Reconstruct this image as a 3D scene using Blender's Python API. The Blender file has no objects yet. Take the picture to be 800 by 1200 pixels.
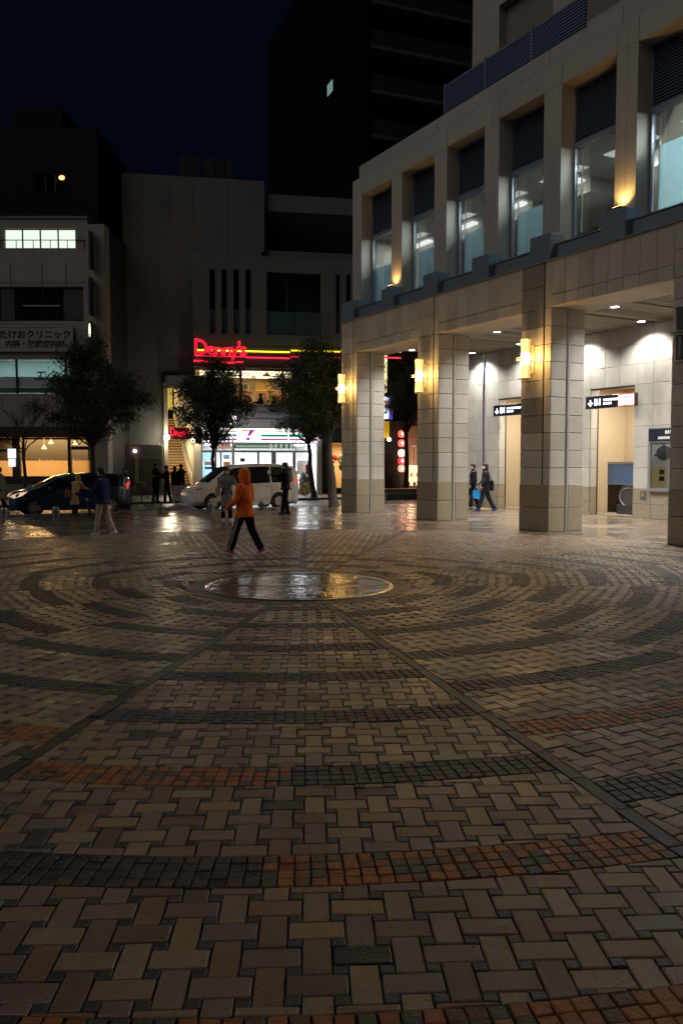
import bpy, bmesh, math, random
from mathutils import Vector, Matrix, Euler
random.seed(7)
C = bpy.context.scene.collection
R = math.radians
PI = math.pi

# ------------------------------------------------------------------ camera, world, sun, exposure
CAM_H, HY, FPX = 1.75, 544.0, 960.0           # eye height, horizon row and focal length (photo pixels)
PITCH = math.atan((600 - HY) / FPX)
sc = bpy.context.scene
cd = bpy.data.cameras.new("camera")
cam = bpy.data.objects.new("camera", cd); C.objects.link(cam)
cam.location = (0, 0, CAM_H)
cam.rotation_euler = (PI / 2 - PITCH, 0, 0)
cd.sensor_fit = 'VERTICAL'; cd.sensor_height = 36.0
cd.lens = 36.0 * FPX / 1200.0
cd.clip_start = 0.05; cd.clip_end = 2000
sc.camera = cam

SUN_ELEV, SUN_AZ = 38, 236                     # a faint, very soft glow of the town from the left
world = bpy.data.worlds.new("World"); sc.world = world
world.use_nodes = True
nt = world.node_tree
for n in list(nt.nodes): nt.nodes.remove(n)
wo = nt.nodes.new('ShaderNodeOutputWorld'); wb = nt.nodes.new('ShaderNodeBackground')
sky = nt.nodes.new('ShaderNodeTexSky'); sky.sky_type = 'NISHITA'; sky.sun_disc = False
sky.sun_elevation = R(-6.0); sky.sun_rotation = R(SUN_AZ)
sky.air_density = 1.0; sky.dust_density = 0.3; sky.ozone_density = 4.0
mixn = nt.nodes.new('ShaderNodeMixRGB'); mixn.blend_type = 'ADD'; mixn.inputs['Fac'].default_value = 1
navy = nt.nodes.new('ShaderNodeRGB'); navy.outputs[0].default_value = (0.023, 0.036, 0.092, 1)
nt.links.new(sky.outputs[0], mixn.inputs['Color1']); nt.links.new(navy.outputs[0], mixn.inputs['Color2'])
nt.links.new(mixn.outputs[0], wb.inputs['Color'])
wb.inputs['Strength'].default_value = 0.05
nt.links.new(wb.outputs[0], wo.inputs[0])

sl = bpy.data.lights.new("sun", 'SUN'); sl.energy = 0.42; sl.angle = R(60); sl.color = (1.0, 0.945, 0.88)
so = bpy.data.objects.new("sun", sl); C.objects.link(so)
_az, _el = R(SUN_AZ), R(SUN_ELEV)
so.rotation_euler = Vector((-math.sin(_az) * math.cos(_el), -math.cos(_az) * math.cos(_el), -math.sin(_el))).to_track_quat('-Z', 'Y').to_euler()

sc.view_settings.view_transform = 'Standard'; sc.view_settings.look = 'None'
sc.view_settings.gamma = 1.0; sc.view_settings.use_curve_mapping = False
sc.view_settings.exposure = 0.0
sc.render.engine = 'CYCLES'
sc.cycles.use_denoising = True
sc.cycles.max_bounces = 6; sc.cycles.transparent_max_bounces = 16
sc.cycles.sample_clamp_indirect = 3.0
sc.cycles.caustics_reflective = False; sc.cycles.caustics_refractive = False

# ------------------------------------------------------------------ geometry of views and frames
def ray(px, py):
    x, v = (px - 400) / FPX, (600 - py) / FPX
    return x, math.cos(PITCH) + v * math.sin(PITCH), -math.sin(PITCH) + v * math.cos(PITCH)
def ground(px, py, z=0.0):
    x, y, w = ray(px, py); t = (z - CAM_H) / w
    return x * t, y * t
class Frame:
    """a plan frame: x runs along a front, y into the building"""
    def __init__(s, ox, oy, ang):
        s.o = (ox, oy); s.a = ang; s.u = (math.cos(ang), math.sin(ang)); s.n = (-math.sin(ang), math.cos(ang))
    def w(s, x, y, z=0.0):
        return Vector((s.o[0] + s.u[0] * x + s.n[0] * y, s.o[1] + s.u[1] * x + s.n[1] * y, z))
    def px(s, px, py, d=0.0):
        x, y, w = ray(px, py)
        t = (d + s.o[0] * s.n[0] + s.o[1] * s.n[1]) / (x * s.n[0] + y * s.n[1])
        X, Y = t * x - s.o[0], t * y - s.o[1]
        return X * s.u[0] + Y * s.u[1], CAM_H + t * w
    def rect(s, x0, y0, x1, y1, d=0.0):
        ym = (y0 + y1) / 2; xm = (x0 + x1) / 2
        a = s.px(x0, ym, d)[0]; b = s.px(x1, ym, d)[0]
        zt = s.px(xm, y0, d)[1]; zb = s.px(xm, y1, d)[1]
        return a, b, zb, zt                      # x0, x1, z0, z1

# ------------------------------------------------------------------ materials
MATS = {}
def M(name, col, rough=0.6, metal=0.0, emit=None, es=0.0, var=0.0, vs=3.0, bump=0.0, bs=30.0, rnd=0.0, spec=0.5, rvar=0.0, coat=0.0, dirt=0.0, pits=0.0):
    if name in MATS: return MATS[name]
    m = bpy.data.materials.new(name); m.use_nodes = True
    t = m.node_tree; b = t.nodes['Principled BSDF']
    b.inputs['Base Color'].default_value = (*col, 1); b.inputs['Roughness'].default_value = rough
    b.inputs['Metallic'].default_value = metal
    b.inputs['Specular IOR Level'].default_value = spec
    b.inputs['Coat Weight'].default_value = coat
    if emit:
        b.inputs['Emission Color'].default_value = (*emit, 1); b.inputs['Emission Strength'].default_value = es
    geo = t.nodes.new('ShaderNodeNewGeometry')
    if var or rnd or dirt:
        nz = t.nodes.new('ShaderNodeTexNoise'); nz.inputs['Scale'].default_value = vs; nz.inputs['Detail'].default_value = 5
        nz.inputs['Roughness'].default_value = 0.65
        t.links.new(geo.outputs['Position'], nz.inputs['Vector'])
        ma = t.nodes.new('ShaderNodeMath'); ma.operation = 'MULTIPLY_ADD'
        ma.inputs[1].default_value = 2.4 * var; ma.inputs[2].default_value = 1 - 1.2 * var
        t.links.new(nz.outputs['Fac'], ma.inputs[0]); last = ma.outputs[0]
        if rnd:
            oi = t.nodes.new('ShaderNodeObjectInfo')
            mb = t.nodes.new('ShaderNodeMath'); mb.operation = 'MULTIPLY_ADD'
            mb.inputs[1].default_value = 2 * rnd; mb.inputs[2].default_value = 1 - rnd
            t.links.new(oi.outputs['Random'], mb.inputs[0])
            mm = t.nodes.new('ShaderNodeMath'); mm.operation = 'MULTIPLY'
            t.links.new(last, mm.inputs[0]); t.links.new(mb.outputs[0], mm.inputs[1]); last = mm.outputs[0]
        if dirt:                                  # blotchy weather stains
            n2 = t.nodes.new('ShaderNodeTexNoise'); n2.inputs['Scale'].default_value = 0.9; n2.inputs['Detail'].default_value = 7
            mp = t.nodes.new('ShaderNodeMapping'); mp.inputs['Scale'].default_value = (1, 1, 0.35)
            t.links.new(geo.outputs['Position'], mp.inputs['Vector']); t.links.new(mp.outputs[0], n2.inputs['Vector'])
            rr = t.nodes.new('ShaderNodeValToRGB'); rr.color_ramp.elements[0].position = 0.54; rr.color_ramp.elements[1].position = 0.74
            rr.color_ramp.elements[0].color = (1, 1, 1, 1); rr.color_ramp.elements[1].color = (1 - dirt,) * 3 + (1,)
            t.links.new(n2.outputs['Fac'], rr.inputs[0])
            mm = t.nodes.new('ShaderNodeMath'); mm.operation = 'MULTIPLY'
            t.links.new(last, mm.inputs[0]); t.links.new(rr.outputs[0], mm.inputs[1]); last = mm.outputs[0]
        if pits:                                  # small pocks and specks of grime
            n4 = t.nodes.new('ShaderNodeTexNoise'); n4.inputs['Scale'].default_value = 95; n4.inputs['Detail'].default_value = 2
            t.links.new(geo.outputs['Position'], n4.inputs['Vector'])
            r4 = t.nodes.new('ShaderNodeValToRGB'); r4.color_ramp.elements[0].position = 0.60; r4.color_ramp.elements[1].position = 0.68
            r4.color_ramp.elements[0].color = (1, 1, 1, 1); r4.color_ramp.elements[1].color = (1 - pits,) * 3 + (1,)
            t.links.new(n4.outputs['Fac'], r4.inputs[0])
            mm = t.nodes.new('ShaderNodeMath'); mm.operation = 'MULTIPLY'
            t.links.new(last, mm.inputs[0]); t.links.new(r4.outputs[0], mm.inputs[1]); last = mm.outputs[0]
        mx = t.nodes.new('ShaderNodeVectorMath'); mx.operation = 'SCALE'
        mx.inputs[0].default_value = col
        t.links.new(last, mx.inputs['Scale']); t.links.new(mx.outputs[0], b.inputs['Base Color'])
    if rvar:
        n3 = t.nodes.new('ShaderNodeTexNoise'); n3.inputs['Scale'].default_value = 2.2; n3.inputs['Detail'].default_value = 4
        t.links.new(geo.outputs['Position'], n3.inputs['Vector'])
        mr = t.nodes.new('ShaderNodeMapRange'); mr.inputs['From Min'].default_value = 0.35; mr.inputs['From Max'].default_value = 0.65
        mr.inputs['To Min'].default_value = max(0.03, rough - rvar); mr.inputs['To Max'].default_value = rough + rvar
        t.links.new(n3.outputs['Fac'], mr.inputs['Value']); t.links.new(mr.outputs[0], b.inputs['Roughness'])
    if bump:
        nb = t.nodes.new('ShaderNodeTexNoise'); nb.inputs['Scale'].default_value = bs; nb.inputs['Detail'].default_value = 4
        t.links.new(geo.outputs['Position'], nb.inputs['Vector'])
        bn = t.nodes.new('ShaderNodeBump'); bn.inputs['Strength'].default_value = bump; bn.inputs['Distance'].default_value = 0.02
        t.links.new(nb.outputs['Fac'], bn.inputs['Height']); t.links.new(bn.outputs[0], b.inputs['Normal'])
    MATS[name] = m
    return m
def glow(name, col, s):
    if name in MATS: return MATS[name]
    m = bpy.data.materials.new(name); m.use_nodes = True; t = m.node_tree
    t.nodes.remove(t.nodes['Principled BSDF'])
    e = t.nodes.new('ShaderNodeEmission'); e.inputs[0].default_value = (*col, 1); e.inputs[1].default_value = s
    t.links.new(e.outputs[0], t.nodes['Material Output'].inputs[0]); MATS[name] = m
    return m
def glass(name, tint=(1, 1, 1), rough=0.02, refl=0.9):
    if name in MATS: return MATS[name]
    m = bpy.data.materials.new(name); m.use_nodes = True; t = m.node_tree
    t.nodes.remove(t.nodes['Principled BSDF'])
    tr = t.nodes.new('ShaderNodeBsdfTransparent'); tr.inputs[0].default_value = (*tint, 1)
    gl = t.nodes.new('ShaderNodeBsdfGlossy'); gl.inputs['Roughness'].default_value = rough
    fr = t.nodes.new('ShaderNodeFresnel'); fr.inputs[0].default_value = 1.45
    mu = t.nodes.new('ShaderNodeMath'); mu.operation = 'MULTIPLY'; mu.inputs[1].default_value = refl
    mx = t.nodes.new('ShaderNodeMixShader')
    t.links.new(fr.outputs[0], mu.inputs[0]); t.links.new(mu.outputs[0], mx.inputs[0])
    t.links.new(tr.outputs[0], mx.inputs[1]); t.links.new(gl.outputs[0], mx.inputs[2])
    t.links.new(mx.outputs[0], t.nodes['Material Output'].inputs[0]); MATS[name] = m
    return m
def frosted(name, col, through=0.35):
    if name in MATS: return MATS[name]
    m = bpy.data.materials.new(name); m.use_nodes = True; t = m.node_tree
    t.nodes.remove(t.nodes['Principled BSDF'])
    tl = t.nodes.new('ShaderNodeBsdfTranslucent'); tl.inputs[0].default_value = (*col, 1)
    df = t.nodes.new('ShaderNodeBsdfDiffuse'); df.inputs[0].default_value = (*[c * .5 for c in col], 1)
    tr = t.nodes.new('ShaderNodeBsdfTransparent'); tr.inputs[0].default_value = (*col, 1)
    a = t.nodes.new('ShaderNodeMixShader'); a.inputs[0].default_value = 0.3
    b = t.nodes.new('ShaderNodeMixShader'); b.inputs[0].default_value = through
    t.links.new(tl.outputs[0], a.inputs[1]); t.links.new(df.outputs[0], a.inputs[2])
    t.links.new(a.outputs[0], b.inputs[1]); t.links.new(tr.outputs[0], b.inputs[2])
    t.links.new(b.outputs[0], t.nodes['Material Output'].inputs[0]); MATS[name] = m
    return m

# ------------------------------------------------------------------ mesh builder
class MB:
    def __init__(s): s.v = []; s.f = []; s.m = []
    def add(s, vs, fs, mi=0, X=None):
        o = len(s.v)
        if X is not None: vs = [X @ Vector(v) for v in vs]
        s.v.extend([tuple(v) for v in vs])
        for f in fs: s.f.append([i + o for i in f]); s.m.append(mi)
        return s
    def box(s, x0, x1, y0, y1, z0, z1, mi=0, X=None):
        v = [(x0, y0, z0), (x1, y0, z0), (x1, y1, z0), (x0, y1, z0), (x0, y0, z1), (x1, y0, z1), (x1, y1, z1), (x0, y1, z1)]
        return s.add(v, [(0, 3, 2, 1), (4, 5, 6, 7), (0, 1, 5, 4), (1, 2, 6, 5), (2, 3, 7, 6), (3, 0, 4, 7)], mi, X)
    def cbox(s, x0, x1, y0, y1, z0, z1, c=0.01, mi=0, X=None):
        """box with chamfered vertical edges and top"""
        def ring(i, z): 
            a, b, p, q = x0 + i, x1 - i, y0 + i, y1 - i
            k = c
            return [(a + k, p, z), (b - k, p, z), (b, p + k, z), (b, q - k, z), (b - k, q, z), (a + k, q, z), (a, q - k, z), (a, p + k, z)]
        r = [ring(c, z0), ring(0, z0 + c), ring(0, z1 - c), ring(c, z1)]
        v = [p for q in r for p in q]; f = []
        for k in range(3):
            for i in range(8): f.append((k * 8 + i, k * 8 + (i + 1) % 8, k * 8 + 8 + (i + 1) % 8, k * 8 + 8 + i))
        f.append(tuple(range(7, -1, -1))); f.append(tuple(range(24, 32)))
        return s.add(v, f, mi, X)
    def sweep(s, pts, rad, n=8, mi=0, X=None, cap=True, flat=1.0):
        pts = [Vector(p) for p in pts]
        if not isinstance(rad, (list, tuple)): rad = [rad] * len(pts)
        vs = []; fs = []; up = None
        for i, p in enumerate(pts):
            a = pts[max(0, i - 1)]; b = pts[min(len(pts) - 1, i + 1)]
            d = (b - a)
            d = d.normalized() if d.length > 1e-9 else Vector((0, 0, 1))
            if up is None:
                up = Vector((1, 0, 0)) if abs(d.x) < 0.8 else Vector((0, 1, 0))
            x = (up - d * up.dot(d)).normalized(); y = d.cross(x); up = x
            for k in range(n):
                t = 2 * PI * k / n
                vs.append(p + x * math.cos(t) * rad[i] + y * math.sin(t) * rad[i] * flat)
        for i in range(len(pts) - 1):
            for k in range(n): fs.append((i * n + k, i * n + (k + 1) % n, (i + 1) * n + (k + 1) % n, (i + 1) * n + k))
        if cap:
            fs.append(tuple(range(n - 1, -1, -1))); fs.append(tuple(range((len(pts) - 1) * n, len(pts) * n)))
        return s.add(vs, fs, mi, X)
    def cyl(s, c, r, z0, z1, n=16, mi=0, X=None):
        return s.sweep([(c[0], c[1], z0), (c[0], c[1], z1)], r, n, mi, X)
    def lathe(s, prof, n=20, mi=0, X=None, c=(0, 0)):
        vs = []; fs = []
        for r, z in prof:
            for k in range(n):
                t = 2 * PI * k / n; vs.append((c[0] + r * math.cos(t), c[1] + r * math.sin(t), z))
        for i in range(len(prof) - 1):
            for k in range(n): fs.append((i * n + k, i * n + (k + 1) % n, (i + 1) * n + (k + 1) % n, (i + 1) * n + k))
        fs.append(tuple(range(n - 1, -1, -1))); fs.append(tuple(range((len(prof) - 1) * n, len(prof) * n)))
        return s.add(vs, fs, mi, X)
    def rings(s, secs, mi=0, X=None, closed=True, cap=True):
        """loft of equal-length rings"""
        n = len(secs[0]); vs = [p for q in secs for p in q]; fs = []
        for i in range(len(secs) - 1):
            for k in range(n if closed else n - 1): fs.append((i * n + k, i * n + (k + 1) % n, (i + 1) * n + (k + 1) % n, (i + 1) * n + k))
        if cap:
            fs.append(tuple(range(n - 1, -1, -1))); fs.append(tuple(range((len(secs) - 1) * n, len(secs) * n)))
        return s.add(vs, fs, mi, X)
    def ball(s, c, r, n=12, m=8, mi=0, X=None):
        if not isinstance(r, (list, tuple)): r = (r, r, r)
        secs = []
        for i in range(m + 1):
            t = PI * i / m - PI / 2; q = max(math.cos(t), 0.02)
            secs.append([(c[0] + r[0] * q * math.cos(2 * PI * k / n), c[1] + r[1] * q * math.sin(2 * PI * k / n), c[2] + r[2] * math.sin(t)) for k in range(n)])
        return s.rings(secs, mi, X)
    def wall(s, x0, x1, z0, z1, holes, y0, y1, mi=0, X=None):
        """wall slab with real openings and reveals"""
        hs = [(max(a, x0), min(b, x1), max(c, z0), min(d, z1)) for a, b, c, d in holes]
        xs = sorted({x0, x1, *[h[0] for h in hs], *[h[1] for h in hs]}); zs = sorted({z0, z1, *[h[2] for h in hs], *[h[3] for h in hs]})
        def solid(i, j):
            if i < 0 or j < 0 or i >= len(xs) - 1 or j >= len(zs) - 1: return False
            cx, cz = (xs[i] + xs[i + 1]) / 2, (zs[j] + zs[j + 1]) / 2
            return not any(h[0] < cx < h[1] and h[2] < cz < h[3] for h in hs)
        for i in range(len(xs) - 1):
            for j in range(len(zs) - 1):
                if not solid(i, j): continue
                a, b, c, d = xs[i], xs[i + 1], zs[j], zs[j + 1]
                q = [(a, y0, c), (b, y0, c), (b, y0, d), (a, y0, d), (a, y1, c), (b, y1, c), (b, y1, d), (a, y1, d)]
                f = [(0, 1, 2, 3), (5, 4, 7, 6)]
                if not solid(i - 1, j): f.append((4, 0, 3, 7))
                if not solid(i + 1, j): f.append((1, 5, 6, 2))
                if not solid(i, j - 1): f.append((4, 5, 1, 0))
                if not solid(i, j + 1): f.append((3, 2, 6, 7))
                s.add(q, f, mi, X)
        return s
    def room(s, x0, x1, y0, y1, z0, z1, mi=(0, 0, 0), X=None):
        """inside of a room open at y0: (walls, floor, ceiling)"""
        q = [(x0, y0, z0), (x1, y0, z0), (x1, y1, z0), (x0, y1, z0), (x0, y0, z1), (x1, y0, z1), (x1, y1, z1), (x0, y1, z1)]
        s.add(q, [(0, 1, 2, 3)], mi[1], X); s.add(q, [(7, 6, 5, 4)], mi[2], X)
        s.add(q, [(3, 2, 6, 7), (0, 3, 7, 4), (2, 1, 5, 6)], mi[0], X)
        return s
    def mesh(s, name, mats, smooth=False):
        me = bpy.data.meshes.new(name); me.from_pydata(s.v, [], s.f)
        if not isinstance(mats, (list, tuple)): mats = [mats]
        for m in mats: me.materials.append(m)
        if len(mats) > 1: me.polygons.foreach_set('material_index', s.m)
        if smooth:
            me.polygons.foreach_set('use_smooth', [True] * len(me.polygons))
            if smooth != 'all':
                me.set_sharp_from_angle(angle=R(40))
        me.update(); return me
    def build(s, name, mats, parent=None, loc=(0, 0, 0), rz=0, smooth=False, kind=None, label=None):
        o = bpy.data.objects.new(name, s.mesh(name, mats, smooth)); C.objects.link(o)
        o.location = loc; o.rotation_euler = (0, 0, rz)
        if parent: o.parent = parent
        if kind: o['kind'] = kind
        if label: o['label'] = label
        return o
def tag(o, label=None, cat=None, group=None, kind=None):
    if label: o['label'] = label
    if cat: o['category'] = cat
    if group: o['group'] = group
    if kind: o['kind'] = kind
    return o
def thing(name, label, cat, loc=(0, 0, 0), rz=0, group=None):
    o = bpy.data.objects.new(name, None); C.objects.link(o); o.empty_display_size = 0.2
    o.location = loc; o.rotation_euler = (0, 0, rz)
    return tag(o, label, cat, group)
def fthing(F, name, label, cat, x=0, y=0, z=0, group=None, rz=0):
    return thing(name, label, cat, F.w(x, y, z), F.a + rz, group)
def copy_tree(o, parent=None):
    c = o.copy(); C.objects.link(c); c.parent = parent
    for ch in list(o.children): copy_tree(ch, c)
    return c
def inst(name, me, parent, loc, rz=0, label=None):
    o = bpy.data.objects.new(name, me); C.objects.link(o); o.location = loc; o.rotation_euler = (0, 0, rz)
    if parent: o.parent = parent
    if label: o['label'] = label
    return o
PCACHE = {}
def panel(name, w, h, t, mat, parent, loc, rz=0, c=0.008):
    """one cladding slab: front faces local -y, lower left corner at loc"""
    key = (name, round(w, 3), round(h, 3), t, mat.name, c)
    if key not in PCACHE:
        b = MB()
        v = [(0, 0, 0), (w, 0, 0), (w, 0, h), (0, 0, h), (0, -t + c, 0), (w, -t + c, 0), (w, -t + c, h), (0, -t + c, h),
             (c, -t, c), (w - c, -t, c), (w - c, -t, h - c), (c, -t, h - c)]
        f = [(8, 9, 10, 11)]
        for k in range(4):
            a, d = k, (k + 1) % 4
            f += [(a, d, 4 + d, 4 + a), (4 + a, 4 + d, 8 + d, 8 + a)]
        b.add(v, f); PCACHE[key] = b.mesh(name, mat)
    return inst(name, PCACHE[key], parent, loc, rz)
def text_mesh(body, size, depth=0.01, bevel=0, outline=False, shear=0.0, offset=0.0, align='CENTER', spacing=1.0, res=4):
    cu = bpy.data.curves.new('lettering', 'FONT'); cu.body = body; cu.size = size; cu.shear = shear
    cu.align_x = align; cu.align_y = 'CENTER'; cu.space_character = spacing; cu.resolution_u = res
    cu.offset = offset
    if outline: cu.fill_mode = 'NONE'; cu.bevel_depth = bevel; cu.bevel_resolution = 2
    else: cu.extrude = depth
    o = bpy.data.objects.new('lettering', cu); C.objects.link(o)
    dg = bpy.context.evaluated_depsgraph_get()
    me = bpy.data.meshes.new_from_object(o.evaluated_get(dg))
    bpy.data.objects.remove(o); me.materials.clear()
    return me
def lettering(name, body, size, mat, parent, loc, rz=0, **kw):
    """letters standing upright, facing local -y"""
    me = text_mesh(body, size, **kw); me.materials.append(mat)
    me.transform(Matrix.Rotation(PI / 2, 4, 'X'))
    me.name = name
    return inst(name, me, parent, loc, rz)
def lamp(kind, name, energy, col, parent, loc, size=0.1, rot=(0, 0, 0), spot=None, blend=0.5):
    l = bpy.data.lights.new(name, kind); l.energy = energy; l.color = col
    if kind == 'AREA':
        l.size = size if not isinstance(size, tuple) else size[0]
        if isinstance(size, tuple): l.shape = 'RECTANGLE'; l.size_y = size[1]
    else: l.shadow_soft_size = size
    if spot: l.spot_size = spot; l.spot_blend = blend
    o = bpy.data.objects.new(name, l); C.objects.link(o); o.location = loc; o.rotation_euler = rot
    if parent: o.parent = parent
    return o
# ------------------------------------------------------------------ shared materials
stone = M('stone_cladding', (0.43, 0.405, 0.36), 0.55, var=0.16, vs=2.5, bump=0.12, bs=60, rnd=0.11, dirt=0.30)
stone_plain = M('stone_backing', (0.30, 0.265, 0.21), 0.7, var=0.15, vs=3)
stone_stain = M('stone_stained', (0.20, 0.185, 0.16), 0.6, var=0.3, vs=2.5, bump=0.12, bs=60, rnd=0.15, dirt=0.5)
stone_up = M('upper_stone', (0.41, 0.385, 0.35), 0.6, var=0.12, vs=3, bump=0.1, bs=50, rnd=0.06, dirt=0.15)
joint = M('joint_dark', (0.05, 0.045, 0.04), 0.9)
granite = M('brown_granite', (0.28, 0.24, 0.17), 0.4, var=0.75, vs=26, bump=0.05, bs=60, rnd=0.08, dirt=0.25)
steel = M('brushed_steel', (0.50, 0.50, 0.49), 0.38, metal=0.55, var=0.1, vs=6)
dark_steel = M('dark_steel', (0.10, 0.10, 0.105), 0.4, metal=0.8)
black = M('matt_black', (0.012, 0.012, 0.013), 0.6)
blue_grey = M('blue_grey_metal', (0.20, 0.245, 0.31), 0.45, metal=0.3, var=0.12, vs=3)
louvre_m = M('louvre_metal', (0.15, 0.20, 0.31), 0.45, metal=0.4)
white_p = M('white_paint', (0.78, 0.77, 0.74), 0.6, var=0.04)
cream = M('cream_plaster', (0.62, 0.52, 0.38), 0.8, var=0.06, vs=4)
peach = M('peach_plaster', (0.62, 0.52, 0.38), 0.8, var=0.06, vs=4)
slat_m = M('ceiling_slat', (0.30, 0.27, 0.22), 0.5, var=0.2, vs=5)
clear = glass('clear_glass')
grey_glass = glass('grey_glass', (0.55, 0.6, 0.62), refl=1.0)
dark_glass = M('dark_window_glass', (0.012, 0.014, 0.018), 0.05, spec=0.7)
frost = frosted('frosted_pane', (0.66, 0.82, 0.88), 0.05)

# ------------------------------------------------------------------ ground
A = Frame(0.0, 30.55, math.atan2(-0.8698, 0.4935))      # along the arcade (x towards the camera), y into the building
PC = Vector((-0.6, 11.75, 0))                            # centre of the round paving
g = MB(); g.box(-900, 900, -900, 900, -0.6, -0.18)
tag(g.build('ground', M('ground_asphalt', (0.045, 0.045, 0.045), 0.8)), kind='structure')
g = MB(); g.box(-11.0, -3.62, -160, 160, -0.17, -0.10)
road = g.build('road', M('road_asphalt', (0.05, 0.05, 0.052), 0.42, var=0.3, vs=2, bump=0.5, bs=45, rvar=0.12), None, A.w(0, 0), A.a); tag(road, kind='structure')
g = MB(); g.box(-120, -11.0, -160, 160, -0.17, 0.0)
walk = g.build('pavement', M('pavement_slabs', (0.16, 0.14, 0.12), 0.5, var=0.25, vs=3, bump=0.2, bs=20), None, A.w(0, 0), A.a); tag(walk, kind='structure')
kerb_m = M('kerb_stone', (0.22, 0.21, 0.19), 0.5, var=0.2, vs=6)
kb = MB()
for i in range(60): kb.cbox(-3.62, -3.46, -34 + i * 0.8, -34 + i * 0.8 + 0.79, -0.17, 0.012, 0.012)
tag(kb.build('kerb', kerb_m, None, A.w(0, 0), A.a), kind='structure')
kb = MB()
for i in range(80): kb.cbox(-11.16, -11.0, -34 + i * 0.8, -34 + i * 0.8 + 0.79, -0.17, 0.014, 0.012)
tag(kb.build('kerb', kerb_m, None, A.w(0, 0), A.a), kind='structure')
ln = MB(); ln.box(-7.35, -7.2, -60, 60, -0.099, -0.096)
tag(ln.build('road_line', M('road_paint', (0.5, 0.5, 0.48), 0.6, var=0.3, vs=9), None, A.w(0, 0), A.a), kind='structure')

def paver_mat():
    m = bpy.data.materials.new('outer_pavers'); m.use_nodes = True; t = m.node_tree; b = t.nodes['Principled BSDF']
    geo = t.nodes.new('ShaderNodeNewGeometry'); mp = t.nodes.new('ShaderNodeMapping')
    mp.inputs['Rotation'].default_value = (0, 0, -A.a + 0.12)
    t.links.new(geo.outputs['Position'], mp.inputs['Vector'])
    br = t.nodes.new('ShaderNodeTexBrick'); br.inputs['Scale'].default_value = 1.0
    br.inputs['Brick Width'].default_value = 0.215; br.inputs['Row Height'].default_value = 0.11; br.inputs['Mortar Size'].default_value = 0.007
    br.inputs['Color1'].default_value = (0.19, 0.145, 0.10, 1); br.inputs['Color2'].default_value = (0.095, 0.07, 0.052, 1)
    br.inputs['Mortar'].default_value = (0.03, 0.027, 0.024, 1); br.inputs['Bias'].default_value = -0.1
    t.links.new(mp.outputs[0], br.inputs['Vector']); 
    nz = t.nodes.new('ShaderNodeTexNoise'); nz.inputs['Scale'].default_value = 0.8; nz.inputs['Detail'].default_value = 6
    t.links.new(geo.outputs['Position'], nz.inputs['Vector'])
    sc_ = t.nodes.new('ShaderNodeVectorMath'); sc_.operation = 'SCALE'
    mr = t.nodes.new('ShaderNodeMapRange'); mr.inputs['To Min'].default_value = 0.5; mr.inputs['To Max'].default_value = 1.45
    t.links.new(nz.outputs['Fac'], mr.inputs['Value']); t.links.new(br.outputs['Color'], sc_.inputs[0]); t.links.new(mr.outputs[0], sc_.inputs['Scale'])
    t.links.new(sc_.outputs[0], b.inputs['Base Color'])
    m2 = t.nodes.new('ShaderNodeMapRange'); m2.inputs['From Min'].default_value = 0.3; m2.inputs['From Max'].default_value = 0.7
    m2.inputs['To Min'].default_value = 0.13; m2.inputs['To Max'].default_value = 0.36
    t.links.new(nz.outputs['Fac'], m2.inputs['Value']); t.links.new(m2.outputs[0], b.inputs['Roughness'])
    n2 = t.nodes.new('ShaderNodeTexNoise'); n2.inputs['Scale'].default_value = 9; n2.inputs['Detail'].default_value = 3
    t.links.new(geo.outputs['Position'], n2.inputs['Vector'])
    inv = t.nodes.new('ShaderNodeMath'); inv.operation = 'MULTIPLY_ADD'; inv.inputs[1].default_value = -0.8
    t.links.new(br.outputs['Fac'], inv.inputs[0]); t.links.new(n2.outputs['Fac'], inv.inputs[2])
    bp = t.nodes.new('ShaderNodeBump'); bp.inputs['Strength'].default_value = 0.55; bp.inputs['Distance'].default_value = 0.012
    t.links.new(inv.outputs[0], bp.inputs['Height']); t.links.new(bp.outputs[0], b.inputs['Normal'])
    b.inputs['Specular IOR Level'].default_value = 0.5
    return m
RO = 10.25
# the sheet outside the circle, star shaped round the centre
sb = MB(); vs = []; lim = (-3.47, 60.0, -60.0, 22.0)
N = 180
cl = ((PC - A.w(0, 0)).dot(Vector((A.u[0], A.u[1], 0))), (PC - A.w(0, 0)).dot(Vector((A.n[0], A.n[1], 0))))
for i in range(N):
    t = 2 * PI * i / N; dx, dy = math.cos(t), math.sin(t)
    k = min([((lim[1] if dx > 0 else lim[0]) - cl[0]) / dx if abs(dx) > 1e-6 else 1e9, ((lim[3] if dy > 0 else lim[2]) - cl[1]) / dy if abs(dy) > 1e-6 else 1e9])
    a = A.w(cl[0] + dx * RO, cl[1] + dy * RO, 0); b_ = A.w(cl[0] + dx * k, cl[1] + dy * k, 0)
    vs += [a, b_, (a.x, a.y, -0.17), (b_.x, b_.y, -0.17)]
fs = []
for i in range(N):
    j = (i + 1) % N
    fs += [(4 * i, 4 * i + 1, 4 * j + 1, 4 * j), (4 * i + 1, 4 * i + 3, 4 * j + 3, 4 * j + 1), (4 * i + 2, 4 * i, 4 * j, 4 * j + 2)]
sb.add(vs, fs)
plaza = sb.build('plaza_paving', paver_mat()); tag(plaza, kind='structure')
mb_ = MB(); mb_.cyl((PC.x, PC.y), RO + 0.02, -0.16, -0.011, 128)
mb_.build('mortar_bed', M('mortar', (0.035, 0.031, 0.027), 0.55, var=0.3, vs=12, bump=0.4, bs=80), plaza)

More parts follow.
